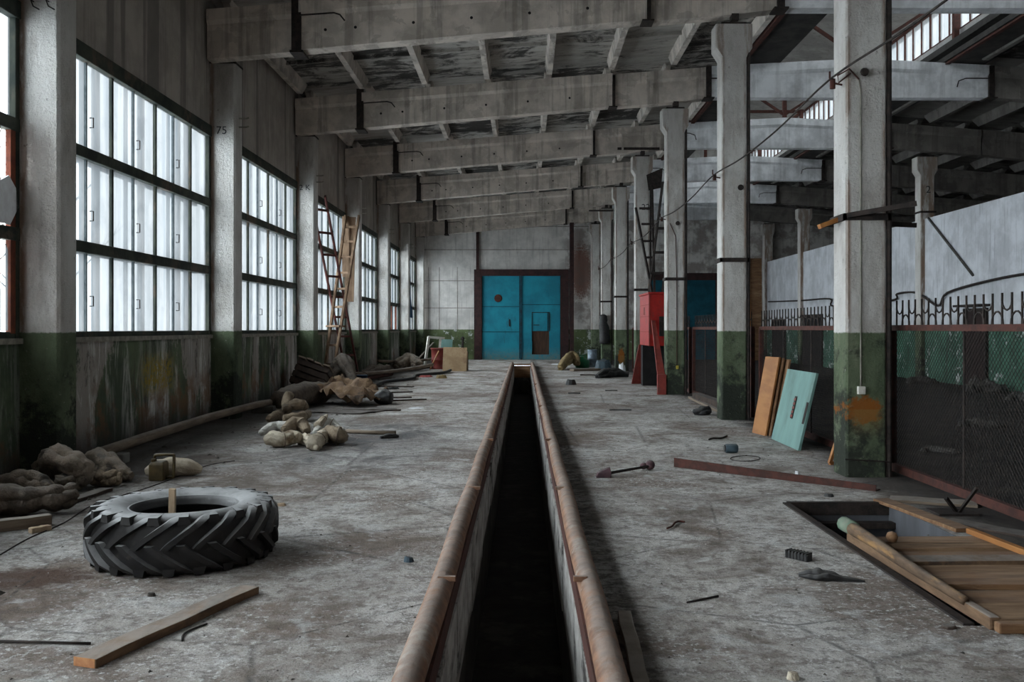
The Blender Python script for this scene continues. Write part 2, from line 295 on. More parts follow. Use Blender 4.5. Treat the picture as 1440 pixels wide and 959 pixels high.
# ------------------------------------------------------------------ mesh helpers
class MB:
    def __init__(s): s.v, s.f = [], []
    def add(s, vs, fs):
        b = len(s.v); s.v += [Vector(v) for v in vs]; s.f += [tuple(b+i for i in f) for f in fs]; return s
    def box(s, lo, hi, M=None):
        x0, y0, z0 = lo; x1, y1, z1 = hi
        vs = [V(x, y, z) for z in (z0, z1) for x, y in ((x0, y0), (x1, y0), (x1, y1), (x0, y1))]
        if M is not None: vs = [M @ v for v in vs]
        return s.add(vs, [(3, 2, 1, 0), (4, 5, 6, 7), (0, 1, 5, 4), (1, 2, 6, 5), (2, 3, 7, 6), (3, 0, 4, 7)])
    def bar(s, p0, p1, w, h, up=(0, 0, 1), w1=None, h1=None):
        p0, p1 = Vector(p0), Vector(p1); d = (p1-p0).normalized(); u = Vector(up)
        a = d.cross(u)
        if a.length < 1e-4: a = d.cross(V(1, 0, 0))
        a.normalize(); b = a.cross(d)
        vs = []
        for p, ww, hh in ((p0, w, h), (p1, w1 or w, h1 or h)):
            vs += [p-a*ww/2-b*hh/2, p+a*ww/2-b*hh/2, p+a*ww/2+b*hh/2, p-a*ww/2+b*hh/2]
        return s.add(vs, [(3, 2, 1, 0), (4, 5, 6, 7), (0, 1, 5, 4), (1, 2, 6, 5), (2, 3, 7, 6), (3, 0, 4, 7)])
    def tube(s, pts, r, n=10, closed=False, sq=1., jit=0., seed=0):
        pts = [Vector(p) for p in pts]; m = len(pts)
        rs = r if isinstance(r, (list, tuple)) else [r]*m
        rings = []; prev = None
        for i, p in enumerate(pts):
            if closed: d = pts[(i+1) % m]-pts[i-1]
            else: d = pts[min(i+1, m-1)]-pts[max(i-1, 0)]
            d.normalize()
            if prev is None:
                a = d.cross(V(0, 0, 1))
                if a.length < .05: a = d.cross(V(1, 0, 0))
            else: a = prev - d*prev.dot(d)
            a.normalize(); prev = a; b = d.cross(a)
            ring = []
            for k in range(n):
                t = 2*math.pi*k/n
                o = a*math.cos(t)+b*math.sin(t)*sq
                q = p+o*rs[i]
                if jit:
                    w = .55*mnoise.noise(q*5+V(seed, seed*1.7, 0))+.35*mnoise.noise(q*13+V(seed, 0, seed))
                    fd = math.sin(t*5+seed+5*mnoise.noise(q*2.2+V(0, seed, 0)))
                    w += .55*(1-abs(fd))**2-.25+.35*math.sin(t*2+seed+i*.12)*mnoise.noise(q*3)
                    q = q+o*(w*jit*rs[i])
                ring.append(q)
            rings.append(ring)
        b0 = len(s.v)
        for rg in rings: s.v += rg
        cnt = m if closed else m-1
        for i in range(cnt):
            j = (i+1) % m
            for k in range(n):
                k2 = (k+1) % n
                s.f.append((b0+i*n+k, b0+i*n+k2, b0+j*n+k2, b0+j*n+k))
        if not closed:
            s.f.append(tuple(b0+k for k in reversed(range(n)))); s.f.append(tuple(b0+(m-1)*n+k for k in range(n)))
        return s
    def lathe(s, prof, c, n=32, axis='Z', closed=False, caps=True):
        c = Vector(c); b0 = len(s.v); m = len(prof)
        for k in range(n):
            t = 2*math.pi*k/n
            for r, z in prof:
                o = V(r*math.cos(t), r*math.sin(t), z)
                if axis == 'Y': o = V(o.x, o.z, o.y)
                if axis == 'X': o = V(o.z, o.x, o.y)
                s.v.append(c+o)
        for k in range(n):
            k2 = (k+1) % n
            for i in range(m if closed else m-1):
                j = (i+1) % m
                s.f.append((b0+k*m+i, b0+k2*m+i, b0+k2*m+j, b0+k*m+j))
        if not closed and caps:
            if prof[0][0] > 1e-5: s.f.append(tuple(b0+k*m for k in reversed(range(n))))
            if prof[-1][0] > 1e-5: s.f.append(tuple(b0+k*m+m-1 for k in range(n)))
        return s
    def loft(s, sections, cap=True, closed=True):
        n = len(sections[0]); b0 = len(s.v)
        for sec in sections: s.v += [Vector(p) for p in sec]
        for i in range(len(sections)-1):
            for k in range(n if closed else n-1):
                k2 = (k+1) % n
                s.f.append((b0+i*n+k, b0+i*n+k2, b0+(i+1)*n+k2, b0+(i+1)*n+k))
        if cap:
            s.f.append(tuple(b0+k for k in reversed(range(n)))); s.f.append(tuple(b0+(len(sections)-1)*n+k for k in range(n)))
        return s
    def sheet(s, fn, nu, nv, th=.006):               # bumpy sheet of real thickness from fn(u,v)->point
        g = [[Vector(fn(i/nu, j/nv)) for j in range(nv+1)] for i in range(nu+1)]
        b0 = len(s.v)
        for dz in (0, th):
            for row in g: s.v += [p+V(0, 0, dz) for p in row]
        N = (nu+1)*(nv+1); I = lambda i, j, k: b0+k*N+i*(nv+1)+j
        for i in range(nu):
            for j in range(nv):
                s.f.append((I(i, j, 0), I(i, j+1, 0), I(i+1, j+1, 0), I(i+1, j, 0)))
                s.f.append((I(i, j, 1), I(i+1, j, 1), I(i+1, j+1, 1), I(i, j+1, 1)))
        for i in range(nu):
            s.f.append((I(i, 0, 0), I(i+1, 0, 0), I(i+1, 0, 1), I(i, 0, 1))); s.f.append((I(i+1, nv, 0), I(i, nv, 0), I(i, nv, 1), I(i+1, nv, 1)))
        for j in range(nv):
            s.f.append((I(0, j+1, 0), I(0, j, 0), I(0, j, 1), I(0, j+1, 1))); s.f.append((I(nu, j, 0), I(nu, j+1, 0), I(nu, j+1, 1), I(nu, j, 1)))
        return s
    def build(s, name, mat, parent=None, smooth=False, bevel=0., sub=0):
        off = Vector(parent_world(parent)) if parent else V(0, 0, 0)
        me = bpy.data.meshes.new(name)
        org = V(0, 0, 0)
        if not parent and s.v:
            xs = [v.x for v in s.v]; ys = [v.y for v in s.v]; zs = [v.z for v in s.v]
            org = V((min(xs)+max(xs))/2, (min(ys)+max(ys))/2, min(zs)); off = org
        me.from_pydata([v-off for v in s.v], [], s.f)
        bm = bmesh.new(); bm.from_mesh(me); bmesh.ops.recalc_face_normals(bm, faces=bm.faces); bm.to_mesh(me); bm.free()
        me.materials.append(MAT[mat] if isinstance(mat, str) else mat)
        if smooth:
            for p in me.polygons: p.use_smooth = True
        o = bpy.data.objects.new(name, me); COL.objects.link(o)
        if parent: o.parent = parent
        else: o.location = org
        if bevel:
            b = o.modifiers.new('Bevel', 'BEVEL'); b.width = bevel; b.segments = 2; b.limit_method = 'ANGLE'
        if sub:
            b = o.modifiers.new('Subdivision', 'SUBSURF'); b.levels = b.render_levels = sub
        return o
def parent_world(o):
    p = V(0, 0, 0)
    while o is not None: p += o.location; o = o.parent
    return p
def tag(o, label, cat, group=None, kind=None):
    o['label'] = label; o['category'] = cat
    if group: o['group'] = group
    if kind: o['kind'] = kind
    return o
def thing(name, loc, label, cat, group=None, kind=None):
    o = bpy.data.objects.new(name, None); o.empty_display_size = .1; o.location = loc; COL.objects.link(o)
    return tag(o, label, cat, group, kind)
def note(o, label): o['label'] = label; return o
def bow(p0, p1, n, sag):
    p0, p1 = Vector(p0), Vector(p1)
    return [p0.lerp(p1, i/n)+V(0, 0, -sag*4*(i/n)*(1-i/n)) for i in range(n+1)]
def smoothpath(pts, k=4):
    pts = [Vector(p) for p in pts]; out = []
    for i in range(len(pts)-1):
        p0, p1, p2, p3 = pts[max(i-1, 0)], pts[i], pts[i+1], pts[min(i+2, len(pts)-1)]
        for j in range(k):
            t = j/k
            out.append(.5*((2*p1)+(p2-p0)*t+(2*p0-5*p1+4*p2-p3)*t*t+(3*p1-p0-3*p2+p3)*t**3))
    out.append(pts[-1]); return out
ORD = ['first', 'second', 'third', 'fourth', 'fifth', 'sixth', 'seventh', 'eighth']

build_materials()

# ------------------------------------------------------------------ layout constants
YL = [9.78+5.98*k for k in range(7)]            # near faces of the wall columns
YR = [9.58+6.0*k for k in range(7)]             # near faces of the free-standing columns
XW = -5.35                                      # window wall plane
XL = -4.91; XR = 3.345; CW = .42
ZT = [(-5.6, 6.86), (4.3, 7.62), (7.8, 7.80), (11.3, 7.62), (21.2, 6.86)]    # beam tops
def lerp_tab(tab, x):
    for (a, b), (c, d) in zip(tab, tab[1:]):
        if x <= c: return b+(d-b)*(x-a)/(c-a)
    return tab[-1][1]
def zt(x): return lerp_tab(ZT, x)
ZB = [(-5.6, 6.03), (2.08, 6.70), (3.4, 6.80), (4.3, 6.91), (11.3, 6.91), (12.2, 6.80), (13.6, 6.70), (21.2, 6.03)]
def zb(x): return lerp_tab(ZB, x)
YEND, YBACK = 46.0, -4.0
SLAB = .27

# ------------------------------------------------------------------ floor with the pit and the hatch
PX0, PX1, PY0, PY1, PD = -.40, .31, 1.2, 38.6, 1.2
HX0, HX1, HY0, HY1, HD = 2.33, 3.22, 4.80, 8.15, 1.1
xs = sorted({-5.6, -3, PX0, PX1, 1.3, HX0, HX1, 3.9, 8, 12, 21.2}); ys = sorted({YBACK, PY0, HY0, HY1, 14., 24., PY1, YEND+.2})
m = MB()
for a, b in zip(xs, xs[1:]):
    for c, d in zip(ys, ys[1:]):
        mx, my = (a+b)/2, (c+d)/2
        if (PX0 < mx < PX1 and PY0 < my < PY1) or (HX0 < mx < HX1 and HY0 < my < HY1): continue
        m.add([(a, c, 0), (b, c, 0), (b, d, 0), (a, d, 0)], [(0, 1, 2, 3)])
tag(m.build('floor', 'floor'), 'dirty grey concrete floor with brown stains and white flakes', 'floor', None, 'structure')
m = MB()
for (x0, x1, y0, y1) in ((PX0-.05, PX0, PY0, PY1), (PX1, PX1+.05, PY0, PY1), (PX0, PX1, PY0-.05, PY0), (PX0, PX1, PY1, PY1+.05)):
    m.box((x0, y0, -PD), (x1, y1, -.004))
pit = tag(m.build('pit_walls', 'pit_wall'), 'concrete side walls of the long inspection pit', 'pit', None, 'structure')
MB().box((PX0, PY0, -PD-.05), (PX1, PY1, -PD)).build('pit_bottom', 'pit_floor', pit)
# worn lining boards on the pit sides
m = MB(); y = PY0
while y < PY1-.1:
    l = R.uniform(1.1, 2.1); y2 = min(y+l, PY1)
    d = R.uniform(.50, .58)
    m.box((PX1-R.uniform(.012, .028), y+.012, -d), (PX1, y2-.012, -.06))
    m.box((PX0, y+.012, -d), (PX0+R.uniform(.012, .028), y2-.012, -.06)); y = y2
note(m.build('lining_board', 'pit_lining' if 'pit_lining' in MAT else simple('pit_lining', (.42, .40, .375), (.24, .225, .21), 6, c3=(.035, .03, .027), vec=(1, .45, .9), bstr=.8), pit), 'pale worn lining boards')['kind'] = 'stuff'
m = MB()
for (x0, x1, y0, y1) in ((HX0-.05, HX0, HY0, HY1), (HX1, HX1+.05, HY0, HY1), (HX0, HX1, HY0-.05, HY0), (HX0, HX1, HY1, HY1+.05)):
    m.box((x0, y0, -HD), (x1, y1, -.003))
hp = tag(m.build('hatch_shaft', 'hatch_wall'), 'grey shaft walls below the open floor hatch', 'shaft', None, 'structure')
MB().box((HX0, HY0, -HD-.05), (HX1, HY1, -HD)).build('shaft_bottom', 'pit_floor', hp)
m = MB(); m.box((HX0-.045, HY0, -.10), (HX0+.012, HY1, .012)); m.box((HX0, HY1-.012, -.10), (HX1, HY1+.045, .012)); m.box((HX0+.01, HY1-.16, -.19), (HX1, HY1-.06, -.14))
m.build('steel_frame', 'black_steel', hp)

# pit rails
for i, x in enumerate((-.463, .366)):
    pts = [V(x+.006*math.sin(k*1.7+i), 1.2+k*.9, .105+.004*math.sin(k*.8)) for k in range(42)]
    pts = [p for p in pts if p.y < 38.9]
    r = thing('pit_rail', (x, 1.2, 0), 'rusty pipe rail edging the inspection pit along its ' + ('window side' if i == 0 else 'fence side'), 'rail', 'pipe rails along the inspection pit')
    MB().tube(pts, [.066 if (j % 7) else .070 for j in range(len(pts))], 14).build('pipe', 'rail_rust', r, smooth=True)
    mm = MB(); s = 1 if i == 0 else -1
    mm.box((x+s*.045-.02, 1.2, -.12), (x+s*.045+.02, 38.7, .055)); mm.box((x-s*.035-.03, 1.2, .0), (x-s*.035+.03, 38.7, .05)); mm.build('edge_angle', 'rust_steel', r)
    for y in (5.1, 8.0, 11.5, 16.5, 23.):
        MB().box((x-.012, y, .145), (x+s*.09, y+.03, .175)).build('clip', 'rail_rust', r, bevel=.004)
o = thing('pit_crossbar', (PX0, 38.7, 0), 'rusty steel bar closing the end of the pit towards the gate', 'bar')
MB().box((PX0-.1, 38.62, .0), (PX1+.1, 38.74, .07)).build('bar', 'rail_rust', o, bevel=.01)
MB().box((PX0+.0, 38.5, -.5), (PX1, 38.58, -.02)).build('stop_board', 'wood_brown', o)

# ------------------------------------------------------------------ walls
def wall(name, label, boxes, mat):
    m = MB()
    for lo, hi in boxes: m.box(lo, hi)
    return tag(m.build(name, mat), label, 'wall', None, 'structure')
ZS, ZH = 1.44, 4.97
wall('wall_left', 'grey stained upper wall above the windows', [((-5.62, YBACK, ZH+.02), (XW, YEND, 7.25))], 'wall_upper')
sw = wall('wall_left_sill', 'green and rust stained low wall under the windows', [((-5.62, YBACK, -.05), (XW+.02, YEND, ZS-.06))], 'sill_wall')
MB().box((-5.60, YBACK, ZS-.06), (XW+.06, YEND, ZS)).build('sill', 'sill', sw)
GX0, GX1, GZ = -2.05, 1.83, 4.16
HG0, HG1 = 5.9, 9.75
wall('wall_end', 'white and green end wall around the blue gate', [((-5.62, YEND, 0), (GX0-.1, YEND+.3, 8.2)), ((GX0-.1, YEND, GZ+.1), (GX1+.1, YEND+.3, 8.2)),
    ((GX1+.1, YEND, 0), (HG0, YEND+.3, 8.2)), ((HG0, YEND, 4.1), (HG1, YEND+.3, 9.8)), ((HG1, YEND, 0), (21.2, YEND+.3, 8.2))], 'wall_end')
m = MB()
for z in (2.55, 3.9, 5.45, 6.6):
    m.box((-5.3, YEND-.012, z), (GX0-.4 if z < 4.3 else 3.3, YEND, z+.035))
for x in (-4.75, -4.2, -3.3): m.box((x, YEND-.01, 1.5), (x+.03, YEND, 4.6))
tag(m.build('trim_end_wall', simple('panel_joint', (.16, .14, .125), (.28, .25, .23), 5)), 'dark panel joints on the end wall', 'joint', None, 'structure')
wall('wall_partition', 'white partition wall with peeling green base behind the fence', [((12.0, 6., 0), (12.16, YEND, 4.82))], 'wall_mid')
wall('wall_right', 'dark far side wall of the hall', [((21.0, YBACK, -.05), (21.25, YEND, 7.3))], 'wall_upper')
wall('wall_back', 'back wall of the hall', [((-5.6, YBACK-.2, 0), (21.2, YBACK, 8.2))], 'wall_upper')

# ------------------------------------------------------------------ ceiling: slabs with ribs, lantern opening between x 5.9 and 9.7
LX0, LX1, LY0, LY1 = 5.9, 9.75, 3., 42.
m = MB()
def slab(xa, xb, ya, yb):
    n = max(1, int((xb-xa)/1.2)); X = [xa+(xb-xa)*i/n for i in range(n+1)]
    for a, b in zip(X, X[1:]):
        za, zb_ = zt(a)+SLAB, zt(b)+SLAB
        m.loft([[(a, ya, za), (b, ya, zb_), (b, ya, zb_+.15), (a, ya, za+.15)], [(a, yb, za), (b, yb, zb_), (b, yb, zb_+.15), (a, yb, za+.15)]])
slab(-5.6, LX0, YBACK, YEND+.2); slab(LX1, 21.2, YBACK, YEND+.2); slab(LX0, LX1, YBACK, LY0); slab(LX0, LX1, LY1, YEND+.2)
beamY = [15.62+6.0*k for k in range(6)]
edges = [3.7-.1, 9.66]+beamY; mr = MB(); mrd = MB()
for y0, y1 in zip(edges, edges[1:]):
    ya, yb = y0+.22, y1-.22
    for k in range(-2, 18):
        x = -3.69+1.42*k+.02
        if x > 20.5 or LX0-.05 < x < LX1+.05: continue
        z0 = zt(x)
        secs = []
        for y, dp in ((ya, .05), (ya+.35, .27), (yb-.35, .27), (yb, .03)):
            zl = z0+SLAB-dp-.01
            secs.append([(x-.06, y, zl), (x+.06, y, zl), (x+.10, y, z0+SLAB+.02), (x-.10, y, z0+SLAB+.02)])
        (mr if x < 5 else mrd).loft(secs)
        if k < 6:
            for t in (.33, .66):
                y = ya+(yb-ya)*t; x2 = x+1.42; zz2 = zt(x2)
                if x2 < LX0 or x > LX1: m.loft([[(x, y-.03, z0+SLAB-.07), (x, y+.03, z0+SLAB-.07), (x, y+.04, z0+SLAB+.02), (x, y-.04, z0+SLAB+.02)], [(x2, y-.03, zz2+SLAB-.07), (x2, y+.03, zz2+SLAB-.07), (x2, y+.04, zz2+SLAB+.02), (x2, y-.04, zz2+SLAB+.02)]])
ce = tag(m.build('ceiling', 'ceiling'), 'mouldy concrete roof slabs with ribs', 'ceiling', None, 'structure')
mr.build('ribs', 'rib', ce); mrd.build('ribs', 'rib_shaded', ce)
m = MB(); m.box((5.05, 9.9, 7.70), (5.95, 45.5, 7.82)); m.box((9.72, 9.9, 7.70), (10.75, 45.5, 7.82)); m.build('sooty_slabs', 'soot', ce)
# lantern: low curb walls, glazing each side, own roof
LZ0, LZ1, LZ2 = 8.02, 8.58, 9.52
m = MB()
for x0, x1 in ((LX0-.5, LX0-.38), (LX1+.50, LX1+.62)): m.box((x0, LY0, 7.75), (x1, LY1, LZ0+.55))
tag(m.build('wall_lantern', 'lantern_wall'), 'low stained walls under the roof light glazing', 'wall', None, 'structure')
m = MB(); xa, xb, xm = LX0-.7, LX1+.8, 7.82
m.loft([[(xa, LY0-.3, LZ2), (xm, LY0-.3, LZ2+.28), (xb, LY0-.3, LZ2), (xb, LY0-.3, LZ2+.14), (xm, LY0-.3, LZ2+.42), (xa, LY0-.3, LZ2+.14)],
        [(xa, LY1+.3, LZ2), (xm, LY1+.3, LZ2+.28), (xb, LY1+.3, LZ2), (xb, LY1+.3, LZ2+.14), (xm, LY1+.3, LZ2+.42), (xa, LY1+.3, LZ2+.14)]])
for y in (LY0, LY1): m.box((xa, y-.1, 7.8), (xb, y, LZ2+.3))
tag(m.build('ceiling_lantern', 'lantern_wall'), 'grey roof over the raised roof light', 'ceiling', None, 'structure')
for i, x in enumerate((LX0-.44, LX1+.56)):
    w = thing(f'window_{8+i}', (x, LY0, LZ1), 'long strip of roof light glazing on the ' + ('wall column side' if i == 0 else 'partition side'), 'window', 'roof light glazing strips', 'structure')
    g = MB(); g.add([(x, LY0, LZ1), (x, LY1, LZ1), (x, LY1, LZ2), (x, LY0, LZ2)], [(0, 1, 2, 3)]); g.build('glazing', 'roof_glass', w)
    f = MB(); f.box((x-.04, LY0, LZ1-.05), (x+.04, LY1, LZ1+.04)); f.box((x-.04, LY0, LZ2-.05), (x+.04, LY1, LZ2+.02))
    y = LY0+.1; k = 0
    while y < LY1:
        t = .055 if k % 3 == 0 else .018
        f.box((x-.035, y-t/2, LZ1), (x+.035, y+t/2, LZ2)); y += .52; k += 1
    f.build('frame', 'rust_steel', w)
# red-brown steel along the opening and lantern trusses
for i, x in enumerate((5.02, 9.82)):
    o = thing('roof_light_girder', (x, 10, 7.5), 'red-brown steel channel under the slabs on the ' + ('aisle side' if i == 0 else 'partition side') + ' of the roof light', 'girder', 'steel channels beside the roof light')
    mm = MB(); z = zt(x)-.02
    mm.box((x-.05, 9.9, z-.02), (x+.05, 45.2, z+.10)); mm.build('channel', 'rust_steel', o)
    mm = MB(); mm.box((x-.08, 9.9, z+.10), (x+.08, 45.2, z+.118)); mm.build('flange', 'rust_steel', o)
for i, y in enumerate([beamY[k] for k in range(5)]):
    o = thing('roof_light_truss', (7.8, y, 7.85), f'red-brown steel roof light frame standing on the {ORD[i]} white beam from the camera', 'truss', 'steel frames of the roof light')
    for x in (LX0-.28, LX1+.36): MB().box((x-.06, y-.06, zt(x)+.02), (x+.06, y+.06, LZ2-.02)).build('post', 'rust_steel', o)
    MB().box((LX0-.4, y-.04, LZ2-.14), (LX1+.4, y+.04, LZ2-.04)).build('tie', 'rust_steel', o)
    MB().box((7.74, y-.05, 7.82), (7.86, y+.05, LZ2-.1)).build('king_post', 'rust_steel', o)
    for x0, x1 in ((LX0-.25, 7.8), (LX1+.3, 7.8)): MB().bar((x0, y, LZ2-.15), (x1, y, 7.92), .07, .07).build('brace', 'rust_steel', o)

# ------------------------------------------------------------------ windows of the long wall
ROW = [2.54, 3.69]
THICK = [.87, 2.29, 3.72, 5.14]; THIN = [1.58, 2.96, 4.42]
wname = ['window beside the camera with a broken pane and white sheet', 'big dusty window above the tractor tyre', 'dusty window between second and third wall columns from the camera', 'window behind the two crossed ladders',
         'dusty window just past the crossed ladders', 'dusty window with a reddish lower sash near the end wall', 'last dusty window before the end wall with blue cloth', '']
def window(k, Y0, Y1, tags=True):
    n = k+1
    w = thing(f'window_{n}', (XW, Y0, ZS), wname[k] if tags else 'window out of view behind the camera', 'window', 'tall dusty windows of the long wall', 'structure')
    g = MB(); xg = XW-.05
    zr = [ZS+.05]+ROW+[ZH-.08]
    for i in range(3):
        ed = [Y0]+sorted([Y0-.4+t for t in THICK+THIN])+[Y1]
        for a, b in zip(ed, ed[1:]):
            if k == 0 and i < 2 and b == Y1: continue     # broken panes
            j = R.uniform(-.004, .004)
            g.add([(xg+j, a, zr[i]), (xg-j, b, zr[i]), (xg-j, b, zr[i+1]), (xg+j, a, zr[i+1])], [(0, 1, 2, 3)])
    g.build('glazing', 'glass', w)
    f = MB(); x0, x1 = XW-.075, XW+.02
    f.box((x0, Y0, ZH-.16), (x1+.02, Y1, ZH+.03)); f.box((x0, Y0, ZS), (x1-.01, Y1, ZS+.07))
    for z in ROW: f.box((x0, Y0, z-.075), (x1+.01, Y1, z+.065))
    for t in THICK: f.box((XW-.06, Y0-.4+t-.026, ZS), (XW-.012, Y0-.4+t+.026, ZH-.1))
    f.box((x0, Y0-.02, ZS), (x1, Y0+.05, ZH)); f.box((x0, Y1-.07, ZS), (x1, Y1+.02, ZH))
    f.build('frame', 'frame_wood', w, bevel=.008)
    f = MB()
    for t in THIN: f.box((XW-.055, Y0-.4+t-.014, ZS+.05), (XW-.020, Y0-.4+t+.014, ZH-.1))
    f.build('mullion', 'frame_thin', w)
    f = MB(); xo = XW-.24
    for t in THICK+[.55, 5.55]:
        f.box((xo-.03, Y0-.4+t-.06, ZS), (xo+.03, Y0-.4+t+.06, ZH))
    for t in (1.9, 3.2, 4.75): f.box((xo-.02, Y0-.4+t-.025, ZS), (xo+.02, Y0-.4+t+.025, ZH))
    for z in ROW: f.box((xo-.03, Y0, z-.06), (xo+.03, Y1, z+.06))
    f.build('outer_sash', 'outer_sash', w)
    if k in (1, 2):
        for t in THIN:
            for i in range(3):
                z = zr[i]+.33; y = Y0-.4+t+.035
                MB().tube([(XW+.0, y, z), (XW+.045, y, z), (XW+.045, y, z+.12), (XW, y, z+.12)], .008, 6).build('handle', 'black_steel', w)
    return w
bays = [(3.8+.4, 9.78)]+[(YL[i]+.41, YL[i+1]) for i in range(6)]
for k, (a, b) in enumerate(bays):
    w = window(k, a, b)
    if k == 0:
        MB().box((XW-.06, b-.42, ZS+.05), (XW+.01, b-.34, 3.62)).build('red_sash', 'red_frame', w)
        MB().box((XW-.04, b-.16, ZS+.05), (XW+.015, b-.05, 3.62)).build('red_sash', 'red_frame', w)
    if k == 5:
        f = MB(); f.box((XW-.03, a+3.3, ZS+.05), (XW+.03, a+3.38, 2.5)); f.box((XW-.03, a+4.6, ZS+.05), (XW+.03, a+4.68, 2.5)); f.build('red_sash', 'red_frame', w)
for a in (-1.8,): 
    window(7, a, a+5.6, False); 
# hanging things in windows
p = MB(); zz = 2.78
p.loft([[V(XW+.005, 9.60, 2.62), V(XW+.005, 9.76, 2.82), V(XW+.005, 9.71, 3.02), V(XW+.005, 9.58, 3.13), V(XW+.005, 9.3, 3.0), V(XW+.005, 9.2, 2.65)], [V(XW+.02, 9.60, 2.62), V(XW+.02, 9.76, 2.82), V(XW+.02, 9.71, 3.02), V(XW+.02, 9.58, 3.13), V(XW+.02, 9.3, 3.0), V(XW+.02, 9.2, 2.65)]])
tag(p.build('torn_plastic_sheet', 'paper'), 'torn white plastic sheet caught in the broken window beside the camera', 'sheet')
p = MB(); p.loft([[V(XW-.02, 9.3, 1.52), V(XW-.02, 9.74, 1.52), V(XW-.02, 9.74, 2.2), V(XW-.02, 9.58, 2.42), V(XW-.02, 9.5, 2.0)], [V(XW-.012, 9.3, 1.52), V(XW-.012, 9.74, 1.52), V(XW-.012, 9.74, 2.2), V(XW-.012, 9.58, 2.42), V(XW-.012, 9.5, 2.0)]])
tag(p.build('glass_shard', 'glass'), 'jagged glass shard left in the lower frame beside the camera', 'glass')
a, b = bays[6]
p = MB()
secs = []
for i in range(12):
    t = i/11; z = 4.8-t*2.75; y = 41.6+2.2*t+.15*math.sin(t*5); w = .75+.25*math.sin(t*7)
    secs.append([V(XW+.07+.03*math.sin(j*1.9+i*.3), y+w*(j/7-.5), z) for j in range(8)]+[V(XW+.055+.03*math.sin(j*1.9+i*.3), y+w*(j/7-.5), z) for j in reversed(range(8))])
p.loft(secs); tag(p.build('blue_cloth', 'blue_cloth', smooth=True), 'blue cloth strip hanging in the last window before the end wall', 'cloth')

# ------------------------------------------------------------------ columns
LLAB = ['rough white wall column beside the tall window nearest the tyre with rusty edge', 'wall column with faint scrawled figures between the first two full windows', 'wall column just before the crossed ladders', 'wall column just behind the crossed ladders',
        'fifth wall column from the camera along the windows', 'sixth wall column from the camera along the windows', 'wall column in the corner of the end wall']
LLAB[0] = 'rough white wall column with rusty edges and two bent pins high up'
def text(s, loc, size, parent, rot, name='marking'):
    cu = bpy.data.curves.new(name, 'FONT'); cu.body = s; cu.size = size; cu.extrude = .0015
    o = bpy.data.objects.new(name, cu); COL.objects.link(o); o.parent = parent; o.location = Vector(loc)-parent_world(parent); o.rotation_euler = rot
    cu.materials.append(MAT['dark_ink']); return o
FRONT = (math.pi/2, 0, 0)
for k, y in enumerate(YL):
    o = thing('wall_column', (XL-.2, y+.2, 0), LLAB[k], 'column', 'concrete columns along the window wall')
    zt_ = 6.08
    d = .4 if k < 6 else .22
    mm = MB()
    ch = .03
    prof = lambda z: [(XW+.0, y, z), (XL-ch, y, z), (XL, y+ch, z), (XL, y+d-ch, z), (XL-ch, y+d, z), (XW, y+d, z)]
    zsx = [0, .6, 1.5, 3, 4.6, zt_]
    mm.loft([prof(z) for z in zsx]); mm.build('shaft', 'column', o)
    MB().box((XW, y+.05, zt_), (XL-.16, y+d-.02, 6.86)).build('upper_block', simple('dark_block', (.10, .055, .04), (.05, .04, .035), 6) if 'dark_block' not in MAT else 'dark_block', o)
    MB().box((XW, y-.01, zt_-.02), (XL+.01, y+d, zt_+.012)).build('cap_plate', 'black_steel', o)
    if k:
        for z in (5.17, 5.02):
            MB().tube([(XL-.03, y+.2, z), (XL+.12, y+.2, z-.004), (XL+.17, y+.2, z+.01)], .014, 6).build('peg', 'sill' if k % 3 else 'white_box', o)
    else:
        for x in (-5.18, -5.02): MB().tube([(x, y+.01, 5.0), (x, y-.06, 5.0), (x+.03, y-.07, 4.93), (x+.07, y-.02, 4.91)], .007, 6).build('bent_pin', 'black_steel', o)
    if k == 1: text('75', (-5.24, y-.003, 4.86), .19, o, FRONT)
    if k == 2: text('2 K', (-5.27, y-.003, 4.80), .18, o, FRONT)

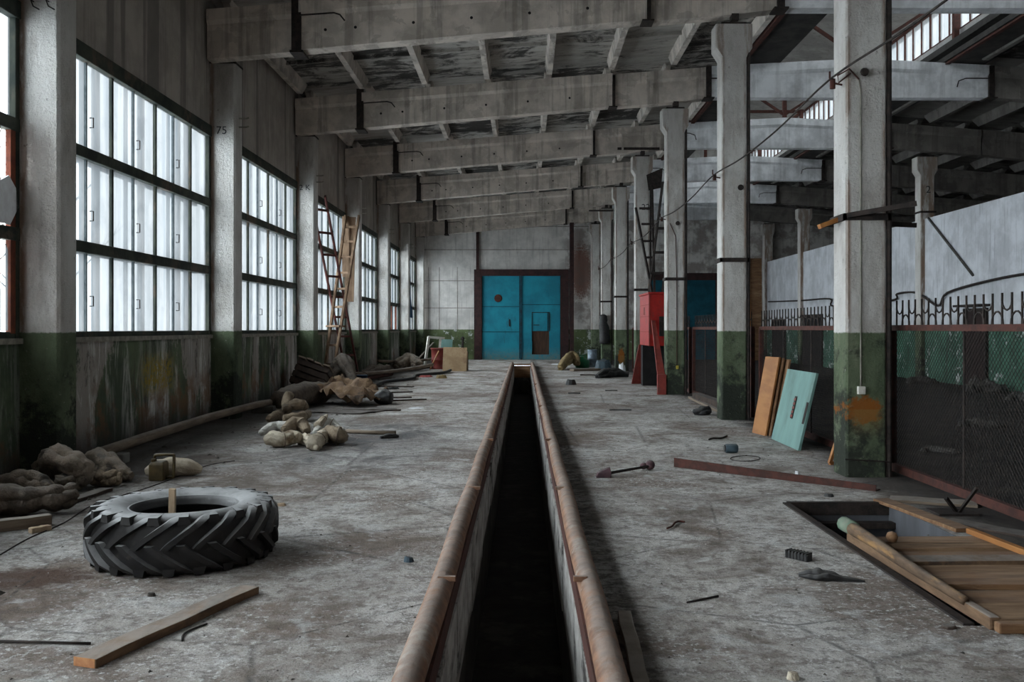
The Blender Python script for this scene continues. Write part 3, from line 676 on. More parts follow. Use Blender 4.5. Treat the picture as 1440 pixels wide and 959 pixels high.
RLAB = ['concrete column with an orange rust blot and socket box on its green base', 'concrete column beside the leaning teal and orange boards', 'concrete column partly hiding the red hopper cabinet', 'concrete column behind the dark ladder and red hopper cabinet',
        'concrete column with an orange stained green base past the red cabinet', 'sixth free concrete column from the camera, beside the debris heap', 'concrete column standing against the end wall by the blue gate']
def freecolumn(x, y, label, group, mat, k, extras=True, w=CW):
    o = thing('concrete_column', (x+w/2, y+.2, 0), label, 'column', group)
    mm = MB(); d = .4; ch = .02; top = 6.70
    def sec(z, e): return [(x-e+ch, y, z), (x+w+e-ch, y, z), (x+w+e, y+ch, z), (x+w+e, y+d-ch, z), (x+w+e-ch, y+d, z), (x-e+ch, y+d, z), (x-e, y+d-ch, z), (x-e, y+ch, z)]
    mm.loft([sec(z, e) for z, e in ((0, 0), (1.5, 0), (4, 0), (6.12, 0), (6.28, .10), (6.68, .10))]); mm.build('shaft', mat, o)
    MB().box((x+.0, y+.02, 6.68), (x+w, y+d-.02, 6.72)).build('bearing_plate', 'black_steel', o)
    if extras:
        mm = MB(); z = 2.70
        mm.box((x-.035, y-.03, z-.035), (x+w+.035, y, z+.035)); mm.box((x-.035, y-.03, z-.035), (x-.004, y+d+.03, z+.035)); mm.box((x+w+.004, y-.03, z-.035), (x+w+.035, y+d+.03, z+.035)); mm.box((x-.035, y+d, z-.035), (x+w+.035, y+d+.03, z+.035))
        mm.build('steel_band', 'black_steel', o)
        mm = MB(); mm.tube([(x+w+.035, y+.03, 0), (x+w+.035, y+.03, 6.2)], .03, 8); mm.build('corner_pipe', 'black_steel', o)
        mm = MB(); mm.tube([(x, y+.12, 4.10), (x-.10, y+.12, 4.12), (x-.13, y+.12, 4.17), (x-.13, y+.12, 4.24)], .011, 6); mm.tube([(x-.10, y+.12, 4.06), (x-.10, y+.12, 4.16)], .03, 8); mm.build('cable_hook', 'rust_steel', o)
    return o
rcol = []
for k, y in enumerate(YR):
    if k == 6: y = 45.5
    mat = {0: 'column_blot', 4: 'column_blot_far'}.get(k, 'column')
    o = freecolumn(XR, y, RLAB[k], 'free-standing concrete columns beside the fence', mat, k, k < 6); rcol.append(o)
    if k == 0:
        MB().box((3.455, y-.05, .865), (3.53, y, .945)).build('socket_box', 'white_box', o, bevel=.006)
        MB().tube([(3.492, y-.012, .945), (3.49, y-.012, 4.0), (3.47, y-.012, 4.12)], .008, 6).build('conduit', 'sill', o)
        MB().tube([(3.47, y-.02, 4.12), (3.36, y-.05, 4.22), (3.25, y-.02, 4.16), (3.28, y+.04, 4.1), (3.38, y-.04, 4.18)], .009, 6).build('wire_tangle', 'rust_steel', o)
        MB().lathe([(0, 0), (.035, .0), (.045, .03), (.03, .06), (0, .07)], (3.52, y-.07, 4.19), 10, 'Y').build('insulator', 'black_steel', o)
        MB().bar((3.50-.37, y+.2, 2.62), (3.34, y+.2, 2.70), .10, .05).build('wood_block', 'wood_orange', o, bevel=.004)
        MB().bar((3.34, y-.04, 2.71), (3.95, y-.3, 2.80), .03, .05).build('bracket_arm', 'black_steel', o)
        MB().bar((3.36, y+.42, 2.70), (4.25, y+.42, 2.66), .03, .05).build('bracket_arm', 'black_steel', o)
        MB().tube([(3.33, y-.012, .19), (3.78, y-.012, .165)], .008, 6).build('wire_tie', 'black_steel', o)
    if k == 1:
        MB().lathe([(0, 0), (.05, .0), (.05, .02), (0, .03)], (3.66, y-.02, 3.92), 10, 'Y').build('dark_plate', 'black_steel', o)
    if k == 2:
        MB().box((3.56, y-.035, .60), (3.62, y, .68)).build('socket_box', 'yellow_box', o, bevel=.005)
        MB().tube([(3.42, y-.012, 4.0), (3.55, y-.012, 3.7), (3.58, y-.012, 2.6), (3.58, y-.012, .68)], .009, 6).build('conduit', 'rust_steel', o)
        MB().lathe([(0, 0), (.05, .0), (.05, .03), (0, .04)], (3.60, y-.03, 4.0), 10, 'Y').build('insulator', 'black_steel', o)
    if k in (3, 5): MB().box((2.80, y-.10, 6.86 if k == 3 else 6.55), (4.05 if k == 3 else 3.84, y-.04, 6.93 if k == 3 else 6.61)).build('crossarm', 'black_steel', o)
    if k == 3: text('22', (3.52, y-.003, 5.08), .26, o, FRONT)
PLAB = ['white column with a small scrawled figure on the partition wall', 'second column rising over the partition wall, mostly hidden', 'white column rising over the partition wall above the cables', 'corner column of the partition wall at the end wall']
for i, k in enumerate((3, 4, 5, 6)):
    y = YR[k]+.05 if k < 6 else 45.5
    o = freecolumn(11.87, y, PLAB[i], 'columns along the partition wall', 'column', k, False)
    if i == 0:
        text('2', (12.03, y-.003, 5.6), .3, o, FRONT)
        MB().box((11.86, y-.03, 5.0), (12.33, y+.43, 5.06)).build('steel_band', 'black_steel', o)

# ------------------------------------------------------------------ roof beams
def beam_mesh(y, xs, wt, ww, off=0.):
    secs = []
    for x in xs:
        a, b = zb(x)+off, zt(x)
        secs.append([(x, y-ww/2, a), (x, y+ww/2, a), (x, y+ww/2, b-.26), (x, y+wt/2, b-.19), (x, y+wt/2, b), (x, y-wt/2, b), (x, y-wt/2, b-.19), (x, y-ww/2, b-.26)])
    return MB().loft(secs)
def frange(a, b, n): return [a+(b-a)*i/n for i in range(n+1)]
J1, J2, J3, J4, J5 = -3.77, 2.08, 4.30, 10.85, 13.6
for k, y in enumerate(beamY):
    od = ORD[k]
    o = thing('beam_end_bracket', (-4.6, y, 6.1), f'short concrete beam stub on the wall column, {od} from the camera', 'beam', 'beam stubs above the window wall columns')
    beam_mesh(y, frange(-5.3, J1-.03, 3), .34, .26).build('stub', 'beam', o)
    o = thing('roof_beam', (-.8, y, 6.4), f'grey stained concrete roof beam over the pit, {od} from the camera', 'beam', 'concrete roof beams over the pit')
    beam_mesh(y-.05, frange(J1+.03, J2-.02, 8), .40, .32).build('girder', 'beam', o)
    z = zb(J1)
    mm = MB(); mm.box((J1-.09, y-.245, z-.04), (J1+.07, y-.19, z+.90)); mm.box((J1-.12, y-.25, z-.05), (J1+.10, y+.2, z-.012)); mm.build('joint_strap', 'black_steel', o)
    mm = MB(); mm.tube([(J1+.05, y-.26, z+.56), (J1+.62, y-.26, z+.60), (J1+.72, y-.26, z+.57), (J1+.80, y-.26, z+.47)], .014, 6); mm.build('hook_rod', 'black_steel', o)
    mm = MB(); z2 = zb(J2); mm.box((J2-.03, y-.20, z2+.0), (J2+.05, y-.14, z2+.72)); mm.box((J2-.10, y-.24, z2-.03), (J2+.10, y+.1, z2-.005)); mm.build('joint_strap', 'black_steel', o)
    mm = MB()
    for q in frange(-2.8, 1.07, 4)+[-3.3]: mm.lathe([(0, 0), (.022, 0), (.026, -.004), (0, -.006)], (q, y-.21, (zb(q)+zt(q)-.26)/2+.02), 10, 'Y')
    mm.build('bolt_holes', 'black_void', o)
    o = thing('cantilever_beam', (3.4, y, 6.7), f'concrete beam resting on the free column head, {od} from the camera', 'beam', 'cantilever beams over the free columns')
    beam_mesh(y+.04, frange(J2+.03, J3-.03, 4), .38, .28).build('girder', 'beam', o)
    mm = MB(); mm.box((XR+.15, y-.12, 6.72), (XR+.27, y+.05, 6.83)); mm.build('bearing_block', 'black_steel', o)
    mm = MB(); mm.box((2.92, y-.16, zb(2.92)), (2.98, y-.148, zt(2.92)-.2)); mm.build('stiffener', 'beam', o)
    o = thing('ridge_beam', (7.6, y, 6.9), f'white peaked concrete beam below the roof light, {od} from the camera', 'beam', 'white peaked beams under the roof light')
    beam_mesh(y+.0, [J3+.02, 5.5, 6.6, 7.8, 9., 10.1, J4-.03], .42, .28).build('girder', 'beam_white', o)
    for xj, s in ((J3, 1), (J4, -1)):
        z = zb(xj)
        mm = MB(); mm.box((xj-.06, y-.22, z-.03), (xj+.06, y-.15, z+.72)); mm.box((xj-.12, y-.25, z-.04), (xj+.12, y+.1, z-.01)); mm.build('joint_strap', 'black_steel', o)
        mm = MB(); mm.tube([(xj+s*.05, y-.24, z+.42), (xj+s*.62, y-.24, z+.42), (xj+s*.78, y-.24, z+.36), (xj+s*.82, y-.24, z+.22)], .014, 6); mm.build('hook_rod', 'black_steel', o)
    if k < 6:
        o = thing('side_beam', (14.5, y, 6.5), f'dim concrete beam of the side bay beyond the partition, {od} from the camera', 'beam', 'side bay beams beyond the partition')
        beam_mesh(y, frange(J4+.03, J5, 4), .38, .28).build('stub', 'beam_shaded', o)
        beam_mesh(y, frange(J5+.05, 20.9, 6), .38, .30).build('girder', 'beam_shaded', o)

# ------------------------------------------------------------------ gates in the end wall
g = thing('door_1', (-.1, YEND, 0), 'big blue double gate in the end wall', 'gate', None, 'structure')
m = MB(); m.box((GX0-.40, YEND-.12, 0), (GX0-.02, YEND+.1, GZ+.25)); m.box((GX1+.02, YEND-.12, 0), (GX1+.42, YEND+.1, GZ+.25)); m.box((GX0-.4, YEND-.14, GZ+.0), (GX1+.42, YEND+.1, GZ+.32))
m.build('gate_frame', simple('gate_frame', (.050, .022, .020), (.025, .014, .014), 5), g)
xm = -.12
def leaf(x0, x1, hole=None):
    mm = MB(); y0, y1 = YEND-.02, YEND+.04
    if hole:
        hx0, hx1, hz0, hz1 = hole
        for a, b, c, d in ((x0, hx0, 0, GZ+.02), (hx1, x1, 0, GZ+.02), (hx0, hx1, hz1, GZ+.02), (hx0, hx1, 0, hz0)): mm.box((a, y0, c), (b, y1, d))
    else: mm.box((x0, y0, 0), (x1, y1, GZ+.02))
    return mm.build('leaf', 'gate', g, bevel=.006)
lf1 = leaf(GX0, xm-.04); lf2 = leaf(xm+.06, GX1-.0, (.42, 1.28, .25, 1.42))
mm = MB()
for z in (1.36, 2.62): mm.box((GX0, YEND-.034, z), (xm-.04, YEND-.018, z+.03))
mm.box((xm+.06, YEND-.034, 2.72), (GX1, YEND-.018, 2.75))
mm.box((xm-.09, YEND-.06, .04), (xm+.06, YEND-.018, GZ)); mm.build('seam_bar', simple('gate_seam', (.01, .06, .085), (.012, .03, .04), 5), g)
mm = MB()
for x in (.42, 1.20, 1.28): mm.box((x, YEND-.05, 1.42), (x+.025, YEND-.018, 2.35))
mm.box((.42, YEND-.05, 2.33), (1.3, YEND-.018, 2.36)); mm.box((.5, YEND-.05, 1.7), (.8, YEND-.018, 1.74)); mm.build('wicket_frame', 'black_steel', g)
mm = MB(); mm.box((GX0-.1, YEND+.10, 0), (GX1+.1, YEND+.14, GZ+.1))  # full-width backing added behind the leaves to stop light leaks
for i in range(6): mm.box((.43+i*.142, YEND+.05+.006*(i % 2), .12), (.565+i*.142, YEND+.07+.006*(i % 2), 1.44))
mm.build('planks_and_light_seal', 'wood_dark' if False else simple('planks_and_light_seal', (.085, .045, .028), (.05, .028, .02), 5, vec=(3, 1, .4)), g)
mm = MB(); mm.loft([[V(.02, YEND-.06, .30), V(.42, YEND-.06, .34), V(.44, YEND-.06, .9), V(.05, YEND-.06, .82)], [V(.02, YEND-.03, .30), V(.42, YEND-.03, .34), V(.44, YEND-.03, .9), V(.05, YEND-.03, .82)]]) ; mm.build('patch_plate', 'gate', g)
MB().lathe([(0, 0), (.16, 0), (.2, .02), (0, .03)], (-1.25, YEND-.05, 3.05), 12, 'Y').build('rust_boss', 'rust_steel', g)
MB().box((-.72, YEND-.06, 1.65), (-.66, YEND-.02, 2.0)).build('handle', 'black_steel', g)
mm = MB(); mm.box((GX0-.30, YEND-.10, GZ), (GX0-.15, YEND-.02, 6.75)); mm.box((2.28, YEND-.6, 0), (2.48, YEND-.4, 6.75))
tag(mm.build('trim_posts', 'gate_frame'), 'dark steel posts beside the blue gate', 'post', None, 'structure')
g2 = thing('door_2', (7.8, YEND, 0), 'dark blue gate in the end wall of the fenced bay', 'gate', None, 'structure')
MB().box((HG0, YEND-.02, 0), (7.81, YEND+.05, 3.95)).build('leaf', 'gate_shaded', g2); MB().box((7.82, YEND-.02, 0), (HG1, YEND+.05, 3.95)).build('leaf', 'gate_shaded', g2)
m = MB(); m.box((HG0-.2, YEND-.1, 0), (HG0+.15, YEND+.1, 4.3)); m.box((HG1-.2, YEND-.1, 0), (HG1+.2, YEND+.1, 4.3)); m.box((HG0-.2, YEND-.1, 3.95), (HG1+.2, YEND+.1, 4.3)); m.build('gate_frame', 'gate_frame', g2)

# partition doorways and cables
for i, (y0, y1, z1) in enumerate(((23.85, 25.1, 2.0), (37., 40., 2.05), (42.2, 44.4, 1.9))):
    d = thing(f'door_{3+i}', (11.98, y0, 0), ['narrow dark doorway in the partition wall with a raised hood', 'wide dark doorway in the partition wall', 'far dark doorway in the partition wall'][i], 'doorway', None, 'structure')
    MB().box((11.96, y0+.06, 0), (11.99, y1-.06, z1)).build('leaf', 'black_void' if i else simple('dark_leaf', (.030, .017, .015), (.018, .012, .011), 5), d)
    f = MB(); f.box((11.93, y0, 0), (12.0, y0+.08, z1+.08)); f.box((11.93, y1-.08, 0), (12.0, y1, z1+.08)); f.box((11.93, y0, z1), (12.0, y1, z1+.08)); f.build('frame', 'black_steel', d)
    if i == 0:
        MB().box((11.7, y0-.1, z1+.12), (12.0, y1+.1, z1+.18)).build('hood', 'black_steel', d)
def cable(name, pts, r, label, mat='black_steel'):
    o = MB().tube(smoothpath(pts, 5), r, 6).build(name, mat, smooth=True); return tag(o, label, 'cable')
cable('wall_cable', [(11.93, 45, 2.85), (11.93, 40, 2.75), (11.93, 36, 2.70), (11.93, 35.5, 2.4), (11.93, 30, 2.45), (11.93, 29.5, 2.65), (11.93, 28, 2.62), (11.93, 26.6, 2.2), (11.93, 26, 2.55), (11.93, 23.5, 2.78), (11.93, 21, 2.85), (11.93, 16, 2.8)], .035, 'thick dark cable looping along the white partition wall')
o = thing('leaning_door_leaf', (11.2, 45., 0), 'tall rust-brown door leaf standing in the far corner of the fenced bay', 'door leaf')
MB().bar((11.3, 44.9, 0), (11.25, 44.9, 4.95), .62, .07, (0, 1, 0)).build('panel', 'wood_brown', o)
MB().bar((11.02, 44.86, 0), (10.97, 44.86, 4.95), .05, .09, (0, 1, 0)).build('edge', 'wood_orange', o)
cable('aisle_cable', [p for a, b in zip([(3.22, 3.6, 4.12), (3.22, 9.7, 4.16), (3.22, 15.7, 4.14), (3.22, 21.7, 4.12), (3.22, 27.7, 4.1), (3.22, 33.7, 4.1)], [(3.22, 9.7, 4.16), (3.22, 15.7, 4.14), (3.22, 21.7, 4.12), (3.22, 27.7, 4.1), (3.22, 33.7, 4.1), (3.22, 39.7, 4.1)]) for p in bow(a, b, 3, .10)[:-1]]+[(3.22, 39.7, 4.1)], .011, 'black electric cable strung from column to column above the aisle')

rod_ = MB().tube([(11.962, 27.3, 4.80), (11.962, 24.6, 2.96)], .035, 8); tag(rod_.build('diagonal_pole', 'pit_wall', smooth=True), 'grey pole leaning diagonally down the white partition from its column', 'pole')
# ------------------------------------------------------------------ mesh fence in the column bays
XF = 3.98
FLAB = ['mesh fence with scroll top between the rust blotted column and the hatch', 'mesh fence with scroll top behind the leaning teal board', 'mesh fence with scroll top just before the red hopper cabinet', 'mesh fence panel behind the red hopper cabinet', 'farthest mesh fence bay past the red hopper cabinet']
def fence(y0, y1, label, detail):
    o = thing('mesh_fence', (XF, y0, 0), label, 'fence', 'mesh fence bays between the free columns')
    zr = 1.55
    mm = MB(); mm.box((XF-.03, y0, zr-.03), (XF+.03, y1, zr+.03)); mm.build('top_rail', 'rust_steel', o)
    mm = MB(); mm.box((XF-.03, y0, .02), (XF+.03, y1, .10)); mm.build('bottom_rail', 'rust_steel', o)
    for y in (y0+.03, y1-.03): MB().box((XF-.035, y-.035, 0), (XF+.035, y+.035, zr)).build('post', 'rust_steel', o)
    n = 4
    for i in range(1, n): MB().tube([(XF, y0+(y1-y0)*i/n, .08), (XF, y0+(y1-y0)*i/n, zr)], .011, 6).build('rod', 'black_steel', o)
    mm = MB(); y = y0+.1; s = .155; i = 0; r = .0085
    while y < y1-.05:
        mm.bar((XF, y, zr), (XF, y, zr+.29), .014, .014, (0, 1, 0))
        if y+s < y1-.05:
            a, b = y, y+s
            if i % 2 == 0: mm.tube([(XF, a+.0, zr+.28)]+[(XF, (a+b)/2-math.cos(t)*s*.5, zr+.23-math.sin(t)*s*.55) for t in frange(0, math.pi, 6)]+[(XF, b, zr+.28)], r, 5)
            else: mm.tube([(XF, (a+b)/2-math.cos(t)*s*.62, zr+.02+math.sin(t)*s*.75) for t in frange(0, math.pi, 7)], r, 5)
        y += s; i += 1
    mm.build('scroll_railing', 'black_steel', o)
    mm = MB(); st = detail; w = .0022; h = zr-.13
    y = y0-h
    while y < y1:
        for sgn in (1, -1):
            ya, za, yb, zb_ = y, .1, y+h, .1+h
            if ya < y0: za += y0-ya; ya = y0
            if yb > y1: zb_ -= yb-y1; yb = y1
            if yb-ya > .02:
                if sgn < 0: za, zb_ = 1.63-za, 1.63-zb_
                a, b = V(XF, ya, za), V(XF+.004, yb, zb_)
                d = (b-a).normalized(); e = V(0, -d.z, d.y)*w; q = V(w, 0, 0)
                mm.add([a+e, a-e*.5+q, a-e*.5-q, b+e, b-e*.5+q, b-e*.5-q], [(0, 1, 4, 3), (1, 2, 5, 4), (2, 0, 3, 5)])
        y += st
    mm.build('wire_mesh', 'black_steel', o)
fence(3.4, 10.0, FLAB[0], .055); fence(10.06, 15.5, FLAB[1], .06)
for i in (2, 3, 4): fence(YR[i-1]+.45, YR[i]+.02, FLAB[i], .09)


# ------------------------------------------------------------------ tractor tyre
def build_tyre():
    c = V(-2.30, 6.27, 0); H = .385; n = 96
    o = thing('tractor_tyre', c, 'big worn black tractor tyre with chevron tread lying flat on the floor', 'tyre')
    z0 = .0
    prof = [(.318, .075), (.335, .045), (.36, .030), (.40, .016), (.455, .004), (.505, .004), (.54, .018), (.565, .05), (.578, .10), (.584, .1925),
            (.578, .285), (.565, .335), (.54, .367), (.505, .381), (.455, .381), (.40, .369), (.36, .355), (.335, .340), (.318, .310), (.312, .296), (.325, .285), (.40, .305), (.48, .315), (.53, .29), (.545, .1925), (.53, .095), (.48, .07), (.40, .08), (.325, .10), (.312, .09)]
    m = MB(); m.lathe(prof, c, n, closed=True)
    m.lathe([(.335, .342), (.345, .352), (.36, .352), (.362, .346)], c, 64, caps=False)
    # tread lugs: slanted bars from the middle of the tread over the shoulder, two staggered rows
    N = 20
    def rad(z):
        z = abs(z-.1925)
        return .577-.004*(z/.1)**2 if z < .12 else .571-(z-.12)*.9
    for row in (0, 1):
        for k in range(N):
            a0 = 2*math.pi*(k+.5*row)/N
            secs = []
            for i in range(9):
                s = i/8
                ang = a0+.50*s**1.15
                z = .178+.212*s if row else .207-.212*s
                zc = min(max(z, .012), .373)
                hh = .044 if s < .85 else .044-.06*(s-.85)
                r0 = rad(zc)-.012; r1 = rad(zc)+hh
                if i == 8: r0 -= .02; r1 -= .008
                wd = (.034+.014*s)/.6; wt = wd*.66
                P = lambda r, a, z: c+V(r*math.cos(a), r*math.sin(a), z)
                dz = .010 if row else -.010
                secs.append([P(r0, ang-wd, zc), P(r0, ang+wd, zc), P(r1, ang+wt, zc+dz*.3), P(r1, ang-wt, zc+dz*.3)])
            m.loft(secs)
            # shoulder end of the lug on the side wall
            ang = a0+.50; zc = .378 if row else .007; s2 = 1 if row else -1
            P = lambda r, a, z: c+V(r*math.cos(a), r*math.sin(a), z)
            m.loft([[P(.475, ang+.02, zc-.01*s2), P(.475, ang+.08, zc-.01*s2), P(.475, ang+.07, zc+.006*s2), P(.475, ang+.03, zc+.006*s2)],
                    [P(.585, ang-.06, zc-.05*s2), P(.585, ang+.075, zc-.05*s2), P(.580, ang+.05, zc-.002*s2), P(.580, ang-.045, zc-.002*s2)]])
    for v in m.v: v.z = max(v.z, 0.0)
    ob = m.build('carcass', 'tyre', o, smooth=True)
    e = ob.modifiers.new('EdgeSplit', 'EDGE_SPLIT'); e.split_angle = math.radians(38)
build_tyre()
o = thing('wood_stake', (-2.33, 6.02, 0), 'pale wooden stake standing inside the tractor tyre', 'stake')
m = MB(); m.bar((-2.385, 6.10, .0), (-2.245, 5.985, .475), .035, .022, (0, 1, 0)); m.v = [v for v in m.v]
m = MB(); p0, p1 = V(-2.33, 6.12, .0), V(-2.285, 6.02, .50); m.bar(p0, p1, .042, .025, (0, 1, 0)); m.build('stake', 'wood_pale', o, bevel=.003)

# ------------------------------------------------------------------ planks and sticks on the window side
def plank(name, p0, p1, w, h, label, cat, mat='wood_plank', group=None, bevel=.004, ends=None):
    p0, p1 = Vector(p0), Vector(p1)
    o = thing(name, (p0+p1)/2*V(1, 1, 0).to_tuple()[0] if False else ((p0.x+p1.x)/2, (p0.y+p1.y)/2, 0), label, cat, group)
    m = MB()
    n = 6; d = (p1-p0); a = V(d.y, -d.x, 0).normalized()
    secs = []
    for i in range(n+1):
        q = p0+d*i/n+V(0, 0, 0); j = .004*math.sin(i*2.1+p0.x*7)
        secs.append([q-a*(w/2+j), q+a*(w/2-j), q+a*(w/2-j)+V(0, 0, h+j*.4), q-a*(w/2+j)+V(0, 0, h+j*.4)])
    m.loft(secs); m.build('board', mat, o, bevel=bevel)
    if ends:
        u = d.normalized()*.002; m = MB(); q = p0-u*.6
        m.loft([[q-a*w*.48+V(0, 0, .002), q+a*w*.48+V(0, 0, .002), q+a*w*.48+V(0, 0, h-.002), q-a*w*.48+V(0, 0, h-.002)], [p0+u-a*w*.48+V(0, 0, .002), p0+u+a*w*.48+V(0, 0, .002), p0+u+a*w*.48+V(0, 0, h-.002), p0+u-a*w*.48+V(0, 0, h-.002)]])
        m.build('sawn_end', 'end_grain', o)
    return o
plank('wood_plank', (-2.00, 4.21, 0), (-1.60, 5.40, 0), .125, .045, 'thick grey-brown wooden plank lying in front of the tractor tyre', 'plank', ends=True)
def rod(name, pts, r, label, cat, mat='black_steel', group=None, n=8, jit=0.):
    o = MB().tube(pts, r, n, jit=jit).build(name, mat, smooth=True); return tag(o, label, cat, group)
rod('iron_rod', [fl(-30, 903)+V(0, 0, .008), fl(60, 906)+V(0, 0, .010), fl(127, 907)+V(0, 0, .008)], .007, 'thin black iron rod on the floor beside the plank end', 'rod')
rod('bent_wire', smoothpath([fl(256, 901, .005), fl(258, 892, .006), fl(270, 885, .006), fl(291, 877, .005)]), .005, 'short bent black wire between plank and pit rail', 'wire')
rod('ground_wire', smoothpath([fl(0, 780, .004), fl(40, 757, .004), fl(90, 735, .004), fl(135, 708, .004), fl(210, 685, .004), fl(290, 655, .004), fl(330, 648, .004)]), .005, 'long thin wire trailing across the floor behind the tyre', 'wire')
plank('timber_beam', fl(-40, 752), fl(71, 738), .10, .085, 'dark squared timber with a light top at the wall behind the tyre', 'timber', 'wood_grey', ends=False)
plank('wood_block', fl(42, 750), fl(70, 745), .06, .04, 'short pale wood block lying against the dark squared timber', 'wood block', 'wood_pale')
plank('dark_board', fl(72, 716), fl(150, 690), .12, .03, 'dark board lying beside the rolled rags by the wall', 'board', 'wood_dark')

# rolled insulation, rags and sacks
def roll(name, pts, rs, mat, label, cat='rag roll', seed=1, jit=.22, n=28, group=None, sq=1., k=9, strands=0):
    P = smoothpath(pts, k); rr = []
    for i in range(len(pts)-1):
        for j in range(k): rr.append(rs[i]+(rs[i+1]-rs[i])*j/k)
    rr.append(rs[-1])
    m = MB()
    if strands == 0 and ('rag' in name): strands = 4
    if strands:
        for q in range(strands):
            Q = []
            for i, p in enumerate(P):
                d = (P[min(i+1, len(P)-1)]-P[max(i-1, 0)]).normalized(); a = d.cross(V(0, 0, 1))
                a = a.normalized() if a.length > .05 else V(1, 0, 0); b = a.cross(d)
                t = 2*math.pi*q/strands+seed+i*.045+.9*mnoise.noise(V(i*.12, q*3., seed)); e = rr[i]*(.42+.25*mnoise.noise(V(i*.2, seed, q*5.)))
                Q.append(p+a*math.cos(t)*e+b*math.sin(t)*e)
            m.tube(Q, [r*(.58+.25*mnoise.noise(V(j*.25, q*7., seed))) for j, r in enumerate(rr)], 16, jit=jit, seed=seed+q*3)
    else: m.tube(P, rr, n, jit=jit, seed=seed, sq=sq)
    for v in m.v: v.z = max(v.z, .001)
    o = m.build(name, mat, smooth=True); return tag(o, label, cat, group)
G = 'old rag and insulation rolls by the window wall'
roll('rag_roll', [(-5.0, 9.6, .10), (-4.78, 9.3, .16), (-4.58, 9.0, .27), (-4.36, 8.85, .27), (-4.20, 8.82, .17), (-4.27, 8.80, .08), (-4.42, 8.72, .09)], [.10, .13, .13, .125, .11, .09, .07], 'cloth_dirty', 'large folded grey rag roll heaped against the wall', seed=2, group=G, jit=.3)
roll('rag_roll', [(-4.95, 8.6, .08), (-4.72, 8.5, .14), (-4.52, 8.42, .17), (-4.34, 8.36, .12), (-4.27, 8.30, .07)], [.07, .09, .10, .10, .07], 'cloth_dirty', 'middle grey rag roll tucked under the folded heap', seed=5, group=G, jit=.32)
roll('rag_roll', [(-4.7, 7.55, .12), (-4.4, 7.6, .13), (-4.1, 7.65, .13), (-3.88, 7.72, .13), (-3.76, 7.78, .16)], [.12, .13, .125, .11, .07], 'cloth_dark', 'long dark brown roll lying nearest the squared timber', seed=8, group=G, jit=.2)
roll('rag_heap', [(-4.58, 9.75, .10), (-4.42, 9.55, .18), (-4.25, 9.42, .17), (-4.05, 9.30, .10), (-3.93, 9.25, .06)], [.08, .12, .12, .09, .05], 'cloth_dirty', 'brown rag bundle between the folded heap and canister', 'rag bundle', 11, .4)
roll('rag_heap', [(-4.22, 9.05, .07), (-4.12, 9.02, .08), (-4.0, 9.02, .08), (-3.94, 9.03, .08)], [.07, .085, .08, .06], 'cloth_tan', 'stubby bundle with an ochre end under the brown rags', 'rag bundle', 13, .3)
roll('pale_sack', [(-3.92, 9.6, .05), (-3.80, 9.62, .09), (-3.65, 9.66, .10), (-3.48, 9.70, .08), (-3.38, 9.72, .06)], [.04, .09, .10, .085, .03], 'cloth_cream', 'pale limp sack lying behind the canister', 'sack', 17, .25)
o = thing('canister', (-3.67, 9.42, 0), 'small olive-brown canister with handle in front of pale sack', 'canister')
m = MB(); x0, x1, y0, y1 = -3.79, -3.64, 9.34, 9.50
m.loft([[(x0, y0, 0), (x1, y0, 0), (x1, y1, 0), (x0, y1, 0)], [(x0, y0, .165), (x1, y0, .165), (x1, y1, .165), (x0, y1, .165)], [(x0+.015, y0+.02, .195), (x1-.01, y0+.02, .195), (x1-.01, y1-.02, .195), (x0+.015, y1-.02, .195)]])
m.build('body', 'canister', o, bevel=.012)
MB().tube(smoothpath([(-3.75, 9.42, .19), (-3.755, 9.42, .245), (-3.70, 9.42, .258), (-3.58, 9.42, .258), (-3.56, 9.42, .235), (-3.565, 9.42, .05), (-3.575, 9.42, .03), (-3.64, 9.42, .03)], 3), .016, 8).build('handle', 'canister', o, smooth=True)
MB().lathe([(0, 0), (.022, 0), (.022, .03), (0, .03)], (-3.755, 9.38, .19), 12).build('cap', 'canister', o)
# long pipe by the wall
rod('long_pipe', [V(-4.66, 9.95, .17), V(-4.70, 11.5, .19), V(-4.76, 14., .2), V(-4.74, 16.5, .19), V(-4.70, 18.6, .12)], .062, 'long dirty steel pipe lying along the foot of the window wall', 'pipe', 'wood_grey', n=12)
for y in (10.6, 16.9): 
    m = MB(); m.box((-4.95, y-.10, 0), (-4.55, y+.1, .128 if y > 12 else .115)); tag(m.build('support_block', 'pit_wall', bevel=.015), 'rough concrete block under the ' + ('far' if y > 12 else 'near') + ' end of the long pipe', 'block')
# cream sausage bags
G = 'cream insulation bags on the floor'
def bag(pts, rs, mat, label, seed, jit=.20, group=G):
    o = bag_(pts, rs, mat, label, seed, jit, group)
    i = len(pts)//2; p = Vector(pts[i]); d = (Vector(pts[min(i+1, len(pts)-1)])-Vector(pts[i-1])).normalized(); a = d.cross(V(0, 0, 1)).normalized(); b = a.cross(d); r = rs[i]*.99
    MB().tube([p+a*math.cos(t)*r+b*math.sin(t)*r for t in frange(0, 2*math.pi, 20)[:-1]], .006, 5, closed=True).build('string_tie', 'wood_grey', o)
    return o
def bag_(pts, rs, mat, label, seed, jit, group): return roll('insulation_bag', pts, [r*.92 for r in rs], mat, label, 'bag', seed, jit+.08, 28, group)
bag([fl(368, 617)+V(0, 0, .09), fl(385, 612)+V(0, 0, .11), fl(410, 612)+V(0, 0, .11), fl(436, 610)+V(0, 0, .09)], [.055, .10, .10, .08], 'cloth_white', 'whitish sausage bag at the back of the cream bag pile', 21)
